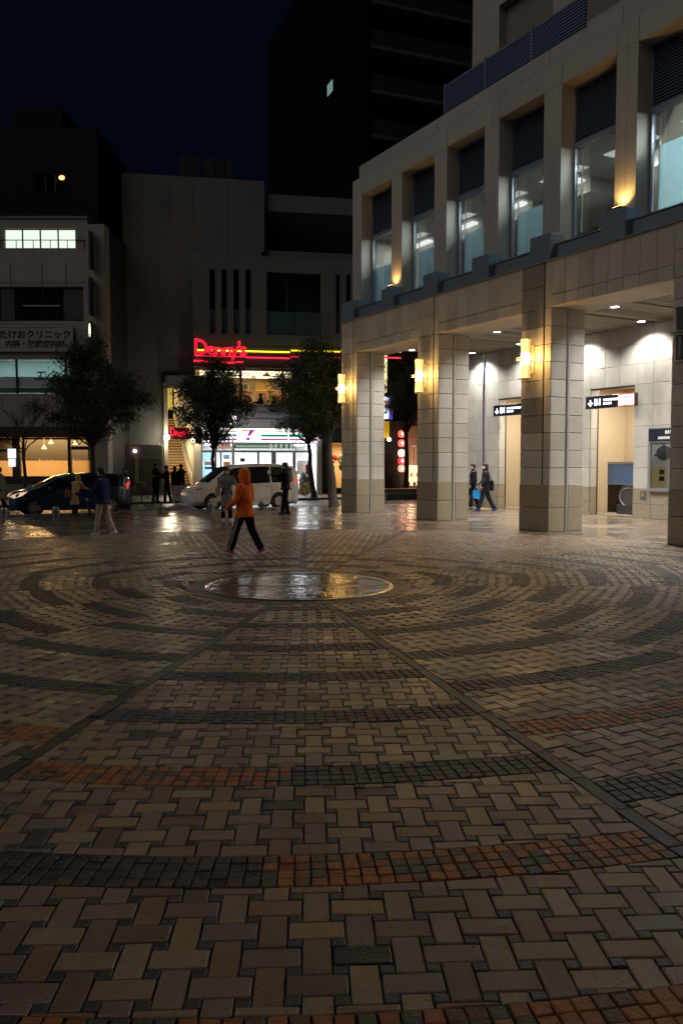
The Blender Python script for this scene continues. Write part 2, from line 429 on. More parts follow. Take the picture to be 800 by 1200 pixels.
BR = [M('brick_%s' % n, (c[0] * 1.06, c[1], c[2] * .96), 0.39, var=0.22, vs=14, bump=0.12, bs=90, rvar=0.12, dirt=0.38, pits=0.55, spec=.45) for n, c in (
    ('tan', (0.285, 0.208, 0.130)), ('sand', (0.325, 0.245, 0.145)), ('brown', (0.225, 0.158, 0.112)), ('mauve', (0.225, 0.170, 0.146)),
    ('umber', (0.190, 0.146, 0.106)), ('ochre', (0.335, 0.235, 0.125)), ('taupe', (0.250, 0.200, 0.152)), ('rust', (0.275, 0.170, 0.105)))]
BD = M('brick_dark', (0.042, 0.038, 0.034), 0.36, var=0.3, vs=20, bump=0.25, bs=70)
FIL = M('corner_dark', (0.060, 0.056, 0.050), 0.42, var=0.3, vs=20, bump=0.3, bs=90)
CU = [M('cube_%s' % n, c, 0.45, var=0.3, vs=30, bump=0.4, bs=60, dirt=0.25, spec=.35) for n, c in (
    ('black', (0.050, 0.045, 0.040)), ('grey', (0.068, 0.060, 0.052)), ('orange', (0.34, 0.125, 0.042)), ('red', (0.28, 0.098, 0.040)),
    ('brown', (0.15, 0.085, 0.048)), ('olive', (0.095, 0.088, 0.064)), ('maroon', (0.105, 0.060, 0.045)))]
STRIP = M('strip_stone', (0.048, 0.044, 0.040), 0.42, var=0.3, vs=14, bump=0.3, bs=50, spec=.35)
PM = BR + [BD, FIL] + CU + [STRIP]
iBD, iFIL, iCU, iST = 8, 9, 10, 17

def clip(poly, n, c):
    """keep the side where p.n >= c"""
    out = []
    for i in range(len(poly)):
        p, q = poly[i - 1], poly[i]
        a, b = p[0] * n[0] + p[1] * n[1] - c, q[0] * n[0] + q[1] * n[1] - c
        if (a >= 0) != (b >= 0):
            t = a / (a - b); out.append((p[0] + (q[0] - p[0]) * t, p[1] + (q[1] - p[1]) * t))
        if b >= 0: out.append(q)
    return out
def area(p): return abs(sum(p[i - 1][0] * p[i][1] - p[i][0] * p[i - 1][1] for i in range(len(p)))) / 2
rp = random.Random(11)
PIECES = []                                              # (kind, polygon in plan, material, tilt, height)
BND = [-10.3, 14.8, 41, 66, 89.5, 112, 131, 149, 167, 182, 206, 230, 254, 277, 300, 324.5, 349.7]   # sector boundaries round the circle
RADE = [1.88 + 1.073 * i for i in range(8)]; RADO = [2.36 + 1.073 * i for i in range(8)]
HB = 0.136
STRIPS = {0: 0, 1: 0, 8: 0, 9: 0}           # boundaries (left edge of sector k) that carry a radial strip
SKEW = {3: .10, 4: .16, 12: -.16, 13: -.10}           # the side sectors open out a little, as laid
def skew(k, x, y):
    f = 1 + SKEW[k] * math.atan2(x, y) / SECT if k in SKEW else 1
    return x * f, y * f
def to_world(th, x, y):
    """sector axis frame: y outwards, x across, to plan"""
    return (PC.x + math.sin(th) * y + math.cos(th) * x, PC.y - math.cos(th) * y + math.sin(th) * x)
def seen(p, mx=1100, my=500):
    if p[1] < 0.8: return None
    dep = p[1] * math.cos(PITCH) + CAM_H * math.sin(PITCH); up = p[1] * math.sin(PITCH) - CAM_H * math.cos(PITCH)
    X, Y = 400 + FPX * p[0] / dep, 600 - FPX * up / dep
    if -mx < X < 800 + mx and Y < 1200 + my: return X, Y
DARK_SPOTS = [ground(*q) for q in ((432, 1107), (335, 950), (42, 978), (604, 945), (697, 880), (325, 691), (600, 800), (770, 800), (180, 860), (60, 770), (700, 760), (540, 720), (30, 885), (690, 850))]
NS = 16
for k in range(NS):
    th = R((BND[k] + BND[k + 1]) / 2); SECT = R(BND[k + 1] - BND[k])
    rads = {3: [2.42, 3.51, 4.69, 5.85, 7.0, 8.1, 9.2], 4: [2.16, 3.39, 4.62, 5.85, 7.05, 8.2, 9.4]}.get(k, RADE if k % 2 == 0 else RADO)
    if 6 <= k <= 10: rads = [r for r in rads if r < 4.4]
    edges = []                                           # annuli of weave
    r_in = 1.62
    for r in rads:
        if r - HB - r_in > 0.05: edges.append((r_in, r - HB))
        r_in = r + HB
    edges.append((r_in, RO))
    wl = 0.052 if k in STRIPS else 0.004
    wr = 0.052 if (k + 1) % NS in STRIPS else 0.004
    nl = (math.cos(SECT / 2), math.sin(SECT / 2)); nr = (-math.cos(SECT / 2), math.sin(SECT / 2))
    c = 0.1625
    for i in range(-16, 17):
        for j in range(4, 33):
            y0 = j * 0.325 + (i % 2) * c
            items = [('paving_brick', i * c, y0, 0.05, 0.1025), ('paving_brick', i * c, y0 + c, 0.1025, 0.05),
                     ('corner_stone', (i + .5) * c, y0 + 0.0795, 0.026, 0.0235), ('corner_stone', (i + .5) * c, y0 - 0.0795, 0.026, 0.0235)]
            for kind, x, y, hx, hy in items:
                rc = math.hypot(x, y)
                if rc < 1.45 or rc > RO + .1 or abs(math.atan2(x, y)) > SECT / 2 + 0.16: continue
                wc = to_world(th, x, y)
                s_ = seen(wc)
                if not s_: continue
                if kind == 'corner_stone' and wc[1] > 8.5: continue
                base = [(x - hx, y - hy), (x + hx, y - hy), (x + hx, y + hy), (x - hx, y + hy)]
                n = (x / rc, y / rc)
                for ra, rb in edges:
                    if rc < ra - 0.13 or rc > rb + 0.13: continue
                    p = clip(base, n, ra + 0.007); 
                    if len(p) > 2: p = clip(p, (-n[0], -n[1]), -(rb - 0.007))
                    if len(p) > 2: p = clip(p, nl, wl)
                    if len(p) > 2: p = clip(p, nr, wr)
                    if len(p) < 3 or area(p) < 0.0006: continue
                    if kind == 'corner_stone': mi = iFIL
                    else:
                        mi = rp.choices(range(8), (5, 3, 4, 4, 3, 1.4, 5, 1.6))[0]
                        if min((wc[0] - q[0]) ** 2 + (wc[1] - q[1]) ** 2 for q in DARK_SPOTS) < 0.0060 or rp.random() < (0.022 if wc[1] > 5 else 0.004): mi = iBD
                    PIECES.append((kind, [to_world(th, *skew(k, *q)) for q in p], mi))
    # bands of small cubes, four rows each
    for bi, r in enumerate(rads):
        if k == 0: split, inv = ({5: (0.51, 0), 6: (0.48, 1), 7: (0.3, 1)}.get(bi, (None, 0)))
        elif k == 1: split, inv = {4: (1.0, 0)}.get(bi, (None, 0))
        elif k == 15: split, inv = {4: (1.0, 0), 3: (0.45, 0)}.get(bi, (None, 0))
        elif rp.random() < 0.5: split, inv = rp.choice((0.4, 0.5, 0.6)), rp.randrange(2)
        else: split, inv = None, 0
        far = 2 if k in (0, 1, 15) else 6
        for row in range(4):
            ra = r - HB + row * 0.068; rb = ra + 0.063; rm = (ra + rb) / 2
            a0 = -SECT / 2 + wl / rm; a1 = SECT / 2 - wr / rm
            n_ = max(2, round((a1 - a0) * r / 0.071))
            for q in range(n_):
                u0 = a0 + (a1 - a0) * q / n_; u1 = a0 + (a1 - a0) * (q + 1) / n_
                f = (q + .5) / n_
                m_ = 0.0045 / rm
                jt = lambda: rp.uniform(-0.0035, 0.0035)
                pts = [(ra, u0 + m_), (ra, u1 - m_), (rb, u1 - m_), (rb, u0 + m_)]
                pts = [((a + jt()), (b + jt() / rm)) for a, b in pts]
                w_ = [to_world(th, *skew(k, a * math.sin(b), a * math.cos(b))) for a, b in pts]
                if not seen(w_[0]): continue
                orange = split is not None and ((f < split) != bool(inv))
                if orange: mi = iCU + rp.choices((2, 3, 4, 5), (5, 3, 2.2, 2.2) if far == 2 else (0.5, 1, 2, 3))[0]
                else: mi = iCU + rp.choices((0, 1, 6), (6, 3, .6))[0]
                if far == 6 and orange: mi = iCU + rp.choices((6, 4, 1), (4, 1, 2))[0]
                PIECES.append(('paving_cube', w_, mi))
    if k in STRIPS:                                      # radial strip along the left edge of this sector
        b_ = th - SECT / 2
        y = 1.64
        while y < RO - 0.3:
            L_ = 0.42
            p = [(-0.042, y), (0.042, y), (0.042, min(y + L_ - 0.008, RO)), (-0.042, min(y + L_ - 0.008, RO))]
            w_ = [to_world(b_, *q) for q in p]
            if seen(w_[0]): PIECES.append(('strip_stone', w_, iST))
            y += L_
# dark ring stones round the medallion
for i in range(36):
    a0, a1 = 2 * PI * i / 36 + 0.004, 2 * PI * (i + 1) / 36 - 0.004
    PIECES.append(('ring_stone', [(PC.x + r * math.cos(a), PC.y + r * math.sin(a)) for r, a in ((1.37, a0), (1.605, a0), (1.605, a1), (1.37, a1))][::1], iST))

def add_piece(b, poly, mi, rnd):
    n = len(poly); cx = sum(p[0] for p in poly) / n; cy = sum(p[1] for p in poly) / n
    if sum(poly[i - 1][0] * poly[i][1] - poly[i][0] * poly[i - 1][1] for i in range(n)) < 0: poly = poly[::-1]
    h = rnd.gauss(0, 0.0013) - (0.004 if rnd.random() < .03 else 0); tx, ty = rnd.gauss(0, 0.0095), rnd.gauss(0, 0.0095)
    tx = max(-.016, min(.016, tx)); ty = max(-.016, min(.016, ty))
    z = lambda x, y: h + tx * (x - cx) + ty * (y - cy)
    rad = math.sqrt(area(poly)) / 2; s_ = max(0.3, 1 - 0.0035 / max(rad, 0.006))
    o = len(b.v)
    b.v += [(x, y, -0.014) for x, y in poly] + [(x, y, z(x, y) - 0.003) for x, y in poly]
    b.v += [(cx + (x - cx) * s_, cy + (y - cy) * s_, z(x, y)) for x, y in poly]
    for i in range(n):
        j = (i + 1) % n
        b.f += [(o + i, o + j, o + n + j, o + n + i), (o + n + i, o + n + j, o + 2 * n + j, o + 2 * n + i)]; b.m += [mi, mi]
    b.f.append(tuple(range(o + 2 * n, o + 3 * n))); b.m.append(mi)
order = {}
for q in PIECES: order.setdefault(q[0], []).append(q)
rest = MB()
for kind, lst in order.items():
    def key(q):
        cx = sum(p[0] for p in q[1]) / len(q[1]); cy = sum(p[1] for p in q[1]) / len(q[1])
        return (0 if seen((cx, cy), 0, 0) else 1, cy * cy + cx * cx)
    lst.sort(key=key)
    for i, (kd, poly, mi) in enumerate(lst):
        if i < 300:
            b = MB(); add_piece(b, poly, 0, rp); b.build(kd, PM[mi], plaza)
        else: add_piece(rest, poly, mi, rp)
rest.build('paving_field', PM, plaza, kind='stuff')

# round wet metal cover in the middle
med = thing('medallion', 'large round bronze and steel cover set flush in the middle of the ring paving', 'ground plaque', PC)
def bronze():
    m = M('wet_bronze', (0.10, 0.085, 0.055), 0.15, metal=0.4)
    t = m.node_tree; b = t.nodes['Principled BSDF']
    geo = t.nodes.new('ShaderNodeNewGeometry')
    w = t.nodes.new('ShaderNodeTexWave'); w.wave_type = 'RINGS'; w.inputs['Scale'].default_value = 2.3; w.inputs['Distortion'].default_value = 9; w.inputs['Detail'].default_value = 3; w.inputs['Detail Scale'].default_value = 1.4
    t.links.new(geo.outputs['Position'], w.inputs['Vector'])
    bp = t.nodes.new('ShaderNodeBump'); bp.inputs['Strength'].default_value = 0.35; bp.inputs['Distance'].default_value = 0.012
    t.links.new(w.outputs['Fac'], bp.inputs['Height']); t.links.new(bp.outputs[0], b.inputs['Normal'])
    return m
bz = bronze()
for sgn in (-1, 1):
    b = MB(); pts = []
    for k in range(25):
        t = PI * k / 24
        pts.append((1.27 * math.cos(t), sgn * (0.022 + 1.245 * math.sin(t))))
    if sgn < 0: pts = pts[::-1]
    b.rings([[(x, y, -0.012) for x, y in pts], [(x, y, 0.004) for x, y in pts]])
    b.build('half_plate', bz, med)
b = MB(); b.lathe([(1.275, -0.012), (1.275, 0.012), (1.335, 0.014), (1.36, 0.002), (1.36, -0.012)], 72)
rimm = MB()
sec = []
for k in range(73):
    t = 2 * PI * k / 72
    sec.append([(r * math.cos(t), r * math.sin(t), z) for r, z in ((1.28, -0.012), (1.28, 0.010), (1.33, 0.012), (1.36, 0.001), (1.36, -0.012))])
rimm.rings(sec, closed=True, cap=False); rimm.build('rim', M('polished_rim', (0.62, 0.58, 0.48), 0.24, metal=.9), med, smooth=True)
b = MB(); b.box(-1.27, 1.27, -0.020, 0.020, -0.01, 0.007); b.build('seam_bar', M('brass_bar', (0.42, 0.30, 0.12), 0.3, metal=1.0), med)
gx, gy = ground(327, 667.5)
dr = thing('drain_strip', 'pale steel drain strip lying beyond the round cover', 'drain', (gx, gy, 0), R(-2))
b = MB(); b.cbox(-0.44, 0.44, -0.055, 0.055, -0.01, 0.006, 0.004); b.build('frame', steel, dr)
b = MB()
for i in range(20): b.box(-0.42 + i * 0.042, -0.40 + i * 0.042, -0.04, 0.04, 0.002, 0.0085)
b.build('grating', steel, dr)
# ------------------------------------------------------------------ the arcaded building on the right
arc = fthing(A, 'arcade_building', 'beige stone building on the right, open arcade of square columns below tall louvred windows', 'building')
COLS = [0.0, 4.9, 9.72, 14.5, 19.3]
ZB, ZT, ZC = 5.75, 6.93, 6.25                            # beam underside, top of the frieze, arcade ceiling
rowz = [1.2 + 0.455 * i for i in range(10)] + [5.75, 6.34]
J = 0.012
side_rows = rowz[:10]
for ci, s0 in enumerate(COLS):
    b = MB(); b.box(s0 + .03, s0 + 1.07, .03, 1.18, -0.1, ZT - .02)
    col = b.build('column', [joint], arc)
    tops = rowz[1:] + [ZT]
    for z0, z1 in zip(rowz, tops):
        if z0 >= 6.3: pass
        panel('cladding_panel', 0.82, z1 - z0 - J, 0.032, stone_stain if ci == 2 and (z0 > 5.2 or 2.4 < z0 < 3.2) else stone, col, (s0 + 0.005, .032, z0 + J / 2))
        panel('edge_panel', 0.235, z1 - z0 - (J if z0 < 5.7 else 0.002), 0.020, stone, col, (s0 + 0.860, .032, z0 + J / 2))
    for z0 in (0.0, 0.62):
        panel('granite_panel', 1.11, 0.60 if z0 else 0.61, 0.045, granite, col, (s0 - 0.005, .034, z0), c=0.012)
    for z0 in side_rows:
        h = 0.455 - J
        panel('cladding_panel', 0.515, h, 0.032, stone, col, (s0 + 1.068, 0.035, z0 + J / 2), PI / 2)
        panel('cladding_panel', 0.515, h, 0.032, stone, col, (s0 + 1.068, 0.670, z0 + J / 2), PI / 2)
    for z0 in (0.0, 0.62):
        for y0 in (-0.01, 0.67): panel('granite_panel', 0.56 if y0 < .5 else .525, 0.60 if z0 else 0.61, 0.045, granite, col, (s0 + 1.066, y0, z0), PI / 2, c=0.012)
    b = MB(); b.sweep([(s0 + 1.085, 0.61, 0), (s0 + 1.085, 0.61, ZB)], 0.052, 12); b.build('steel_strip', steel, col, smooth=True)
    b = MB()                                              # the two faces turned away
    for z0 in [0, 0.6] + side_rows:
        h = (0.6 if z0 < 1 else 0.455) - J
        b.cbox(s0 + .0, s0 + 0.04, .05, 1.19, z0, z0 + h, .006); b.cbox(s0 + .05, s0 + 1.05, 1.17, 1.21, z0, z0 + h, .006)
    b.build('rear_cladding', stone_plain, col, kind=None)
b = MB()
for a, c_ in zip(COLS, COLS[1:] + [24.2]):
    b.box(a + 1.07, c_ + .03, .04, 1.30, ZB, ZT - .02)
beam = b.build('beam', [stone], arc)
b = MB(); b.box(0.03, 24.2, 1.30, 1.36, ZB + .005, ZT); b.build('beam_back', stone, arc)
for a, c_ in zip(COLS, COLS[1:] + [24.2]):
    x0, x1 = a + 1.10, c_; n = 8; w = (x1 - x0) / n
    for i in range(n):
        panel('frieze_panel', w - 0.007, 0.87, 0.034, stone, beam, (x0 + i * w + .003, .042, 6.055), c=0.006)
        panel('frieze_panel', w - 0.007, 0.292, 0.046, stone, beam, (x0 + i * w + .003, .042, ZB + .004), c=0.006)

# ceiling of the arcade
b = MB(); b.box(-0.9, 24.2, 1.36, 6.62, ZC + .06, ZC + .12); b.build('ceiling_deck', M('ceiling_deck', (0.05, 0.045, 0.04), 0.8), arc)
b = MB(); rs = random.Random(3)
i = 0; y = 1.40
y = -0.9
while y < 24:
    if i % 9 == 8: y += 0.10
    b.cbox(y, y + 0.135, 1.37, 6.56, ZC + rs.uniform(0, .012), ZC + 0.058, 0.006, rs.randrange(3)); y += 0.205; i += 1
b.build('ceiling_slats', [slat_m, M('ceiling_slat_dark', (0.20, 0.175, 0.14), 0.5, var=.2), M('ceiling_slat_pale', (0.36, 0.33, 0.28), 0.5, var=.2)], arc)

# back wall of the arcade with its two kinds of openings
YW = 6.6
OPEN = [(1.09 + 4.83 * k, 3.0 + 4.83 * k) for k in range(5)]
b = MB(); b.wall(-0.95, 24.0, 0, ZC + .1, [(a, c_, 0, 4.33) for a, c_ in OPEN], YW, YW + .35)
bw = b.build('back_wall', [joint], arc)
zr = [0.95, 1.63, 2.31, 2.99, 3.67, 4.34, 5.01, 5.65, ZC + .02]
def wallrow(x0, x1, n, lo, hi):
    w = (x1 - x0) / n
    for i in range(n):
        for z0, z1 in zip(zr[:-1], zr[1:]):
            if z0 >= lo - .01 and z1 <= hi + .01:
                panel('wall_panel', w - .009, z1 - z0 - .009, 0.03, stone, bw, (x0 + i * w + .004, YW + .002, z0 + .004), c=0.005)
        if lo < 1:
            panel('granite_panel', w - .009, 0.45, 0.034, granite, bw, (x0 + i * w + .004, YW + .002, 0.0), c=0.005)
            panel('granite_panel', w - .009, 0.48, 0.034, granite, bw, (x0 + i * w + .004, YW + .002, 0.46), c=0.005)
wallrow(-0.95, -0.3, 1, 0, 9); wallrow(-0.3, 0.35, 1, 0, 9); wallrow(0.35, 1.09, 1, 0, 9)
for k in range(4):
    a, c_ = OPEN[k]
    wallrow(a, c_, 3, 4.3, 9); wallrow(c_, OPEN[k + 1][0], 4, 0, 9)
b = MB(); b.sweep([(0.20, YW - .05, 0), (0.20, YW - .05, ZC)], 0.05, 10); b.build('steel_strip', M('blue_glow_steel', (0.42, 0.46, 0.62), 0.3, metal=1.0), arc, smooth=True)  # blue glow mirrored by the strip is put into its steel colour
b = MB()
for a, c_ in OPEN:
    for q in (a, c_): b = MB(); b.box(q - .02, q + .02, YW + .31, YW + .37, 0, 4.33); b.build('door_jamb', dark_steel, arc)
for a, c_ in OPEN[:4]:
    for z0, z1 in zip([0.0, .46] + zr[:6], [.46] + zr[:7]):
        if z1 < 4.4: panel('reveal_panel', .305, z1 - z0 - .009, .02, stone if z0 > .9 else granite, bw, (a - .002, YW + .003, z0 + .004), PI / 2, c=.004)
# lobbies behind the openings
for k, (a, c_) in enumerate(OPEN[:4]):
    b = MB(); b.room(a - 1.3, c_ + .9, YW + .36, YW + 3.2, 0.003, 4.6, (0, 1, 2))
    b.build('lobby', [peach, M('lobby_floor', (0.30, 0.26, 0.20), 0.35), white_p], arc)
    lamp('AREA', 'lobby_light', 200 if k else 170, (1.0, 0.88, 0.70), arc, (a + 0.95, YW + 1.5, 4.5), (1.4, 0.6))
b = MB()                                                   # slabs on the lobby wall behind the left opening
for i in range(3):
    for z0, z1 in zip([0.0] + zr[:5], zr[:6]): panel('lobby_panel', 0.85, z1 - z0 - .012, 0.03, M('lobby_stone', (0.52, 0.42, 0.28), 0.5, var=.1, rnd=.06) if z0 > .5 else granite, arc, (0.62 + i * 0.86, YW + 3.17, z0))
b = MB(); b.cbox(2.05, 2.17, YW + 3.06, YW + 3.14, 1.38, 1.62, .01); b.build('call_panel', black, arc)
# ceiling lights: a flat glowing disc in a steel ring, with the light it gives
first = None; dl_mesh = None
for row, y in enumerate((3.4, 6.0, 1.95)):
    for k in range(7):
        x = (-0.4 + 5.1 * k, 0.12 + 2.8 * k, (2.9, 7.8, 12.6, 17.4, 99, 99, 99)[k])[row]
        if x > 21: continue
        p = A.w(x, y, ZC)
        if first is None:
            first = thing('ceiling_light', 'round recessed downlight in the slatted arcade ceiling', 'ceiling light', p, A.a, 'downlights in the arcade ceiling')
            b = MB(); b.lathe([(0.155, -0.012), (0.15, -0.02), (0.125, -0.018), (0.12, 0.0), (0.155, 0.0)], 24); b.build('ring', steel, first, smooth=True)
            b = MB(); b.lathe([(0.12, -0.016), (0.118, -0.004)], 24); b.build('diffuser', glow('downlight_glow', (0.95, 0.97, 1.0), 14), first)
            o = first
        else:
            o = copy_tree(first); o.location = p
        o['label'] = ('recessed ceiling downlight nearer the open front, %s' % ('beyond the first column', 'between the second and third columns', 'between the third column and the right edge', 'off beyond the last column', 'farther along, out of the photo')[k]) if row == 0 else \
            ('recessed downlight behind the beam, ' + ('in the first bay from the left', 'in the second bay', 'in the third bay', 'in the bay beyond the photo', '', '', '')[k]) if row == 2 else \
            ('recessed downlight close to the arcade back wall, %s' % ('over the steel strip at the wall end', 'over the narrow left opening', 'behind the middle column', 'above the poster case', 'hidden beyond the poster case', 'farther along the wall', 'farthest along the wall')[k])
        lamp('SPOT', 'downlight', (560, 200, 480)[row], (1.0, 0.97, 0.92), o, (0, 0, -0.03), 0.08, (0, 0, 0), R(132), 0.65)

# upper storey
PIL = [-0.05, 2.58, 5.05, 7.49, 9.92, 12.35, 14.78, 17.21, 19.64, 22.07]
YU, YG, ZL, ZS = 0.5, 1.0, 11.50, 12.12                    # pilaster face, glass line, lintel underside, top
pils = []
for i, s0 in enumerate(PIL):
    b = MB(); b.cbox(s0, s0 + .32, YU, YG + .02, 7.0, ZL - .003, .006); b.cbox(s0 + .324, s0 + .64, YU, YG + .02, 7.0, ZL - .003, .006)
    b.cbox(s0, s0 + .32, YU, YG + .02, ZL, ZS, .006); b.cbox(s0 + .324, s0 + .64, YU, YG + .02, ZL, ZS, .006)
    b.build('pilaster', stone_up, arc)
for s0, s1 in zip(PIL[:-1], PIL[1:]):
    b = MB(); b.cbox(s0 + .648, s1 - .008, YU + .006, YG + .3, ZL, ZS - .002, .006); b.build('lintel', stone_up, arc)
b = MB(); b.box(0, 24, YU + .03, YU + .5, ZS, ZS + .025); b.build('cap_groove', blue_grey, arc)
k = 0; x = 0.32
while x < 23:
    b = MB(); b.cbox(x, x + 2.42, YU + .06, YU + .45, ZS + .025, 12.58, .01); b.build('parapet_panel', stone_up, arc); x += 2.43
b = MB(); b.box(-0.05, 24, .46, .54, 6.95, 7.0); b.box(-0.06, 24, -0.05, 1.3, 6.925, 6.952); b.build('gutter', blue_grey, arc)
for i, (s0, s1) in enumerate(zip(PIL[:-1], PIL[1:])):
    b = MB(); b.cbox(s0 + .69, s1 - .05, .36, 1.0, 6.952, 7.40, .008); b.cbox(s0 + .69, s1 - .05, .33, .40, 7.402, 7.44, .006); b.build('sill', blue_grey, arc)
for s0 in PIL:
    b = MB(); b.cbox(s0 - .06 if s0 > 0 else -.2, s0 + .69, .12, .62, 6.952, 7.70, .012); b.build('pilaster_base', blue_grey, arc)
LB = 10.05
for i, (s0, s1) in enumerate(zip(PIL[:-1], PIL[1:])):
    if i > 6: break
    a, c_ = s0 + .64, s1
    b = MB(); b.box(a, a + .05, YG - .05, YG + .05, 7.4, ZL); b.box(c_ - .05, c_, YG - .05, YG + .05, 7.4, ZL)
    b.box(a + .05, c_ - .05, YG - .09, YG + .05, LB - .12, LB); b.box(a + .05, c_ - .05, YG - .05, YG + .05, ZL - .06, ZL); b.box(a + .05, c_ - .05, YG - .05, YG + .05, 7.4, 7.46)
    wf = b.build('window', blue_grey, arc)
    b = MB(); z = LB + .05
    while z < ZL - .08:
        b.add([(a + .05, YG - .04, z), (c_ - .05, YG - .04, z), (c_ - .05, YG + .02, z + .055), (a + .05, YG + .02, z + .055),
               (a + .05, YG - .04, z - .012), (c_ - .05, YG - .04, z - .012), (c_ - .05, YG + .02, z + .043), (a + .05, YG + .02, z + .043)],
              [(3, 2, 1, 0), (4, 5, 6, 7), (0, 1, 5, 4), (2, 3, 7, 6)]); z += 0.072
    b.build('louvre', louvre_m, wf)
    b = MB(); b.box(a + .05, c_ - .05, YG + .03, YG + .04, LB, ZL - .06); b.build('louvre_back', black, wf)
    b = MB(); b.box(a + .05, c_ - .05, YG + .0, YG + .012, 7.46, LB - .12); b.build('pane', clear, wf)
    if i not in (4,):
        b = MB(); b.box(a + .20 if i else a + .05, c_ - .05, YG + .045, YG + .055, 7.46, 8.88 if i != 5 else 9.18); b.build('frosted_panel', frost, wf)
    b = MB(); b.box(a + .15, a + .185, YG + .07, YG + .10, 7.5, LB - .12); b.build('bright_line_strip', white_p, wf)  # white strip stands in for the bright line of light at the window edge
# the office inside
b = MB(); b.room(0.1, 23.5, YG + .06, 7.5, 7.2, 10.15, (0, 1, 2))
b.build('office_room', [M('office_wall', (0.42, 0.40, 0.34), 0.8), M('office_floor', (0.2, 0.19, 0.17), 0.7), M('office_ceiling', (0.42, 0.41, 0.38), 0.8)], arc)
b = MB(); b.box(0.05, 24, YG + .03, 8, 6.95, 7.15); b.box(0.05, 24, YG + .06, 8, 10.3, 10.5)
b.box(0.0, .06, YG + .05, 8, 7, 12.5); b.box(0.0, 24, 7.6, 8, 6.9, 12.5); b.box(0.0, 24, YG, 8, 12.3, 12.5); b.build('floor_slabs', stone_plain, arc)
tube = glow('office_tube', (0.92, 1.0, 0.95), 5.5)
b = MB()
for i, s0 in enumerate(PIL[:8]):
    b2 = MB(); b2.box(s0 + .2, s0 + 1.25, YG + 2.0, YG + 2.22, 10.02, 10.10)
    b2.build('ceiling_fixture', tube, arc)
    b.box(s0 + 0.1, s0 + 1.4, YG + 2.3, YG + 3.4, 9.72, 10.13)
b.build('ceiling_bulkhead', M('bulkhead', (0.60, 0.58, 0.52), 0.7), arc)
for i, s0 in enumerate(PIL[:8]): lamp('AREA', 'office_light', 210, (0.88, 1.0, 0.97), arc, (s0 + 1.4, YG + 1.2, 10.0), (1.6, 0.4))
for i in (2, 5):
    b = MB(); b.box(PIL[i] + 0.9, PIL[i] + 1.7, YG + 3.9, YG + 4.4, 7.2, 8.9); b.build('cabinet', M('cabinet', (0.25, 0.25, 0.24), 0.5), arc)
for (dx, w, h, c_) in ((0.75, .28, .32, (0.10, 0.14, 0.2)), (1.15, .26, .36, (0.55, 0.42, 0.22)), (1.45, .2, .42, (0.35, 0.65, 0.12))):
    b = MB(); b.cbox(PIL[4] + dx, PIL[4] + dx + w, YG + .08, YG + .14, 7.47, 7.47 + h, .01)
    b.build('sill_card', M('card_%d' % int(dx * 100), c_, 0.6), arc)
# small uplights on two bases
for i in (1, 5):
    p = A.w(PIL[i] + .32, .26, 7.70)
    u = thing('uplight', 'small warm uplight shining up the pilaster %s' % ('nearest the left corner of the building' if i == 1 else 'second from the right edge of the photo'), 'floodlight', p, A.a, 'uplights on the window bases')
    b = MB(); b.box(-.12, .12, -.05, .05, 0.002, .03); b.build('base', dark_steel, u)
    b = MB(); b.cbox(-.13, .13, -.05, .06, .035, .09, .008); b.build('housing', dark_steel, u)
    b = MB(); b.box(-.115, .115, -.04, .05, .091, .096); b.build('lens', glow('uplight_glow', (1, 0.66, 0.22), 8), u)
    lamp('SPOT', 'uplight', 62 if i == 5 else 40, (1.0, 0.58, 0.16), u, (0, 0.05, .12), 0.05, (R(180 - 18), 0, 0), R(120), 0.9)
# set-back screen and the tower above
scr = MB()
for i in range(3):
    x0 = 4.13 + i * 2.06
    b = MB(); b.box(x0, x0 + .06, 1.52, 1.62, 12.5, 14.22); b.box(x0, x0 + 2.05, 1.58, 1.62, 12.5, 14.2); b.build('screen_frame', blue_grey, arc)
    b = MB(); z = 12.55
    while z < 14.15: b.box(x0 + .06, x0 + 2.05, 1.535, 1.58, z, z + .045); z += 0.085
    b.build('screen_slats', louvre_m, arc)
b = MB(); b.box(4.13, 4.19, 1.62, 4.0, 12.5, 14.2); b.build('screen_return', blue_grey, arc)
b = MB(); holes = []
for r_ in range(7):
    for c_ in range(5): holes.append((4.75 + c_ * 3.4, 7.25 + c_ * 3.4, 14.6 + r_ * 3.3, 16.9 + r_ * 3.3))
b.wall(3.36, 24, 12.5, 40, holes, 3.3, 3.75); b.box(3.36, 24, 3.75, 14, 12.5, 40)
tw = b.build('upper_tower', [stone_up], arc)
for h in holes[:14]:
    b = MB(); b.box(h[0] + .01, h[1] - .01, 3.6, 3.68, h[2] + .01, h[3] - .01); b.build('recess_panel', M('tower_panel', (0.20, 0.165, 0.13), 0.6), tw)

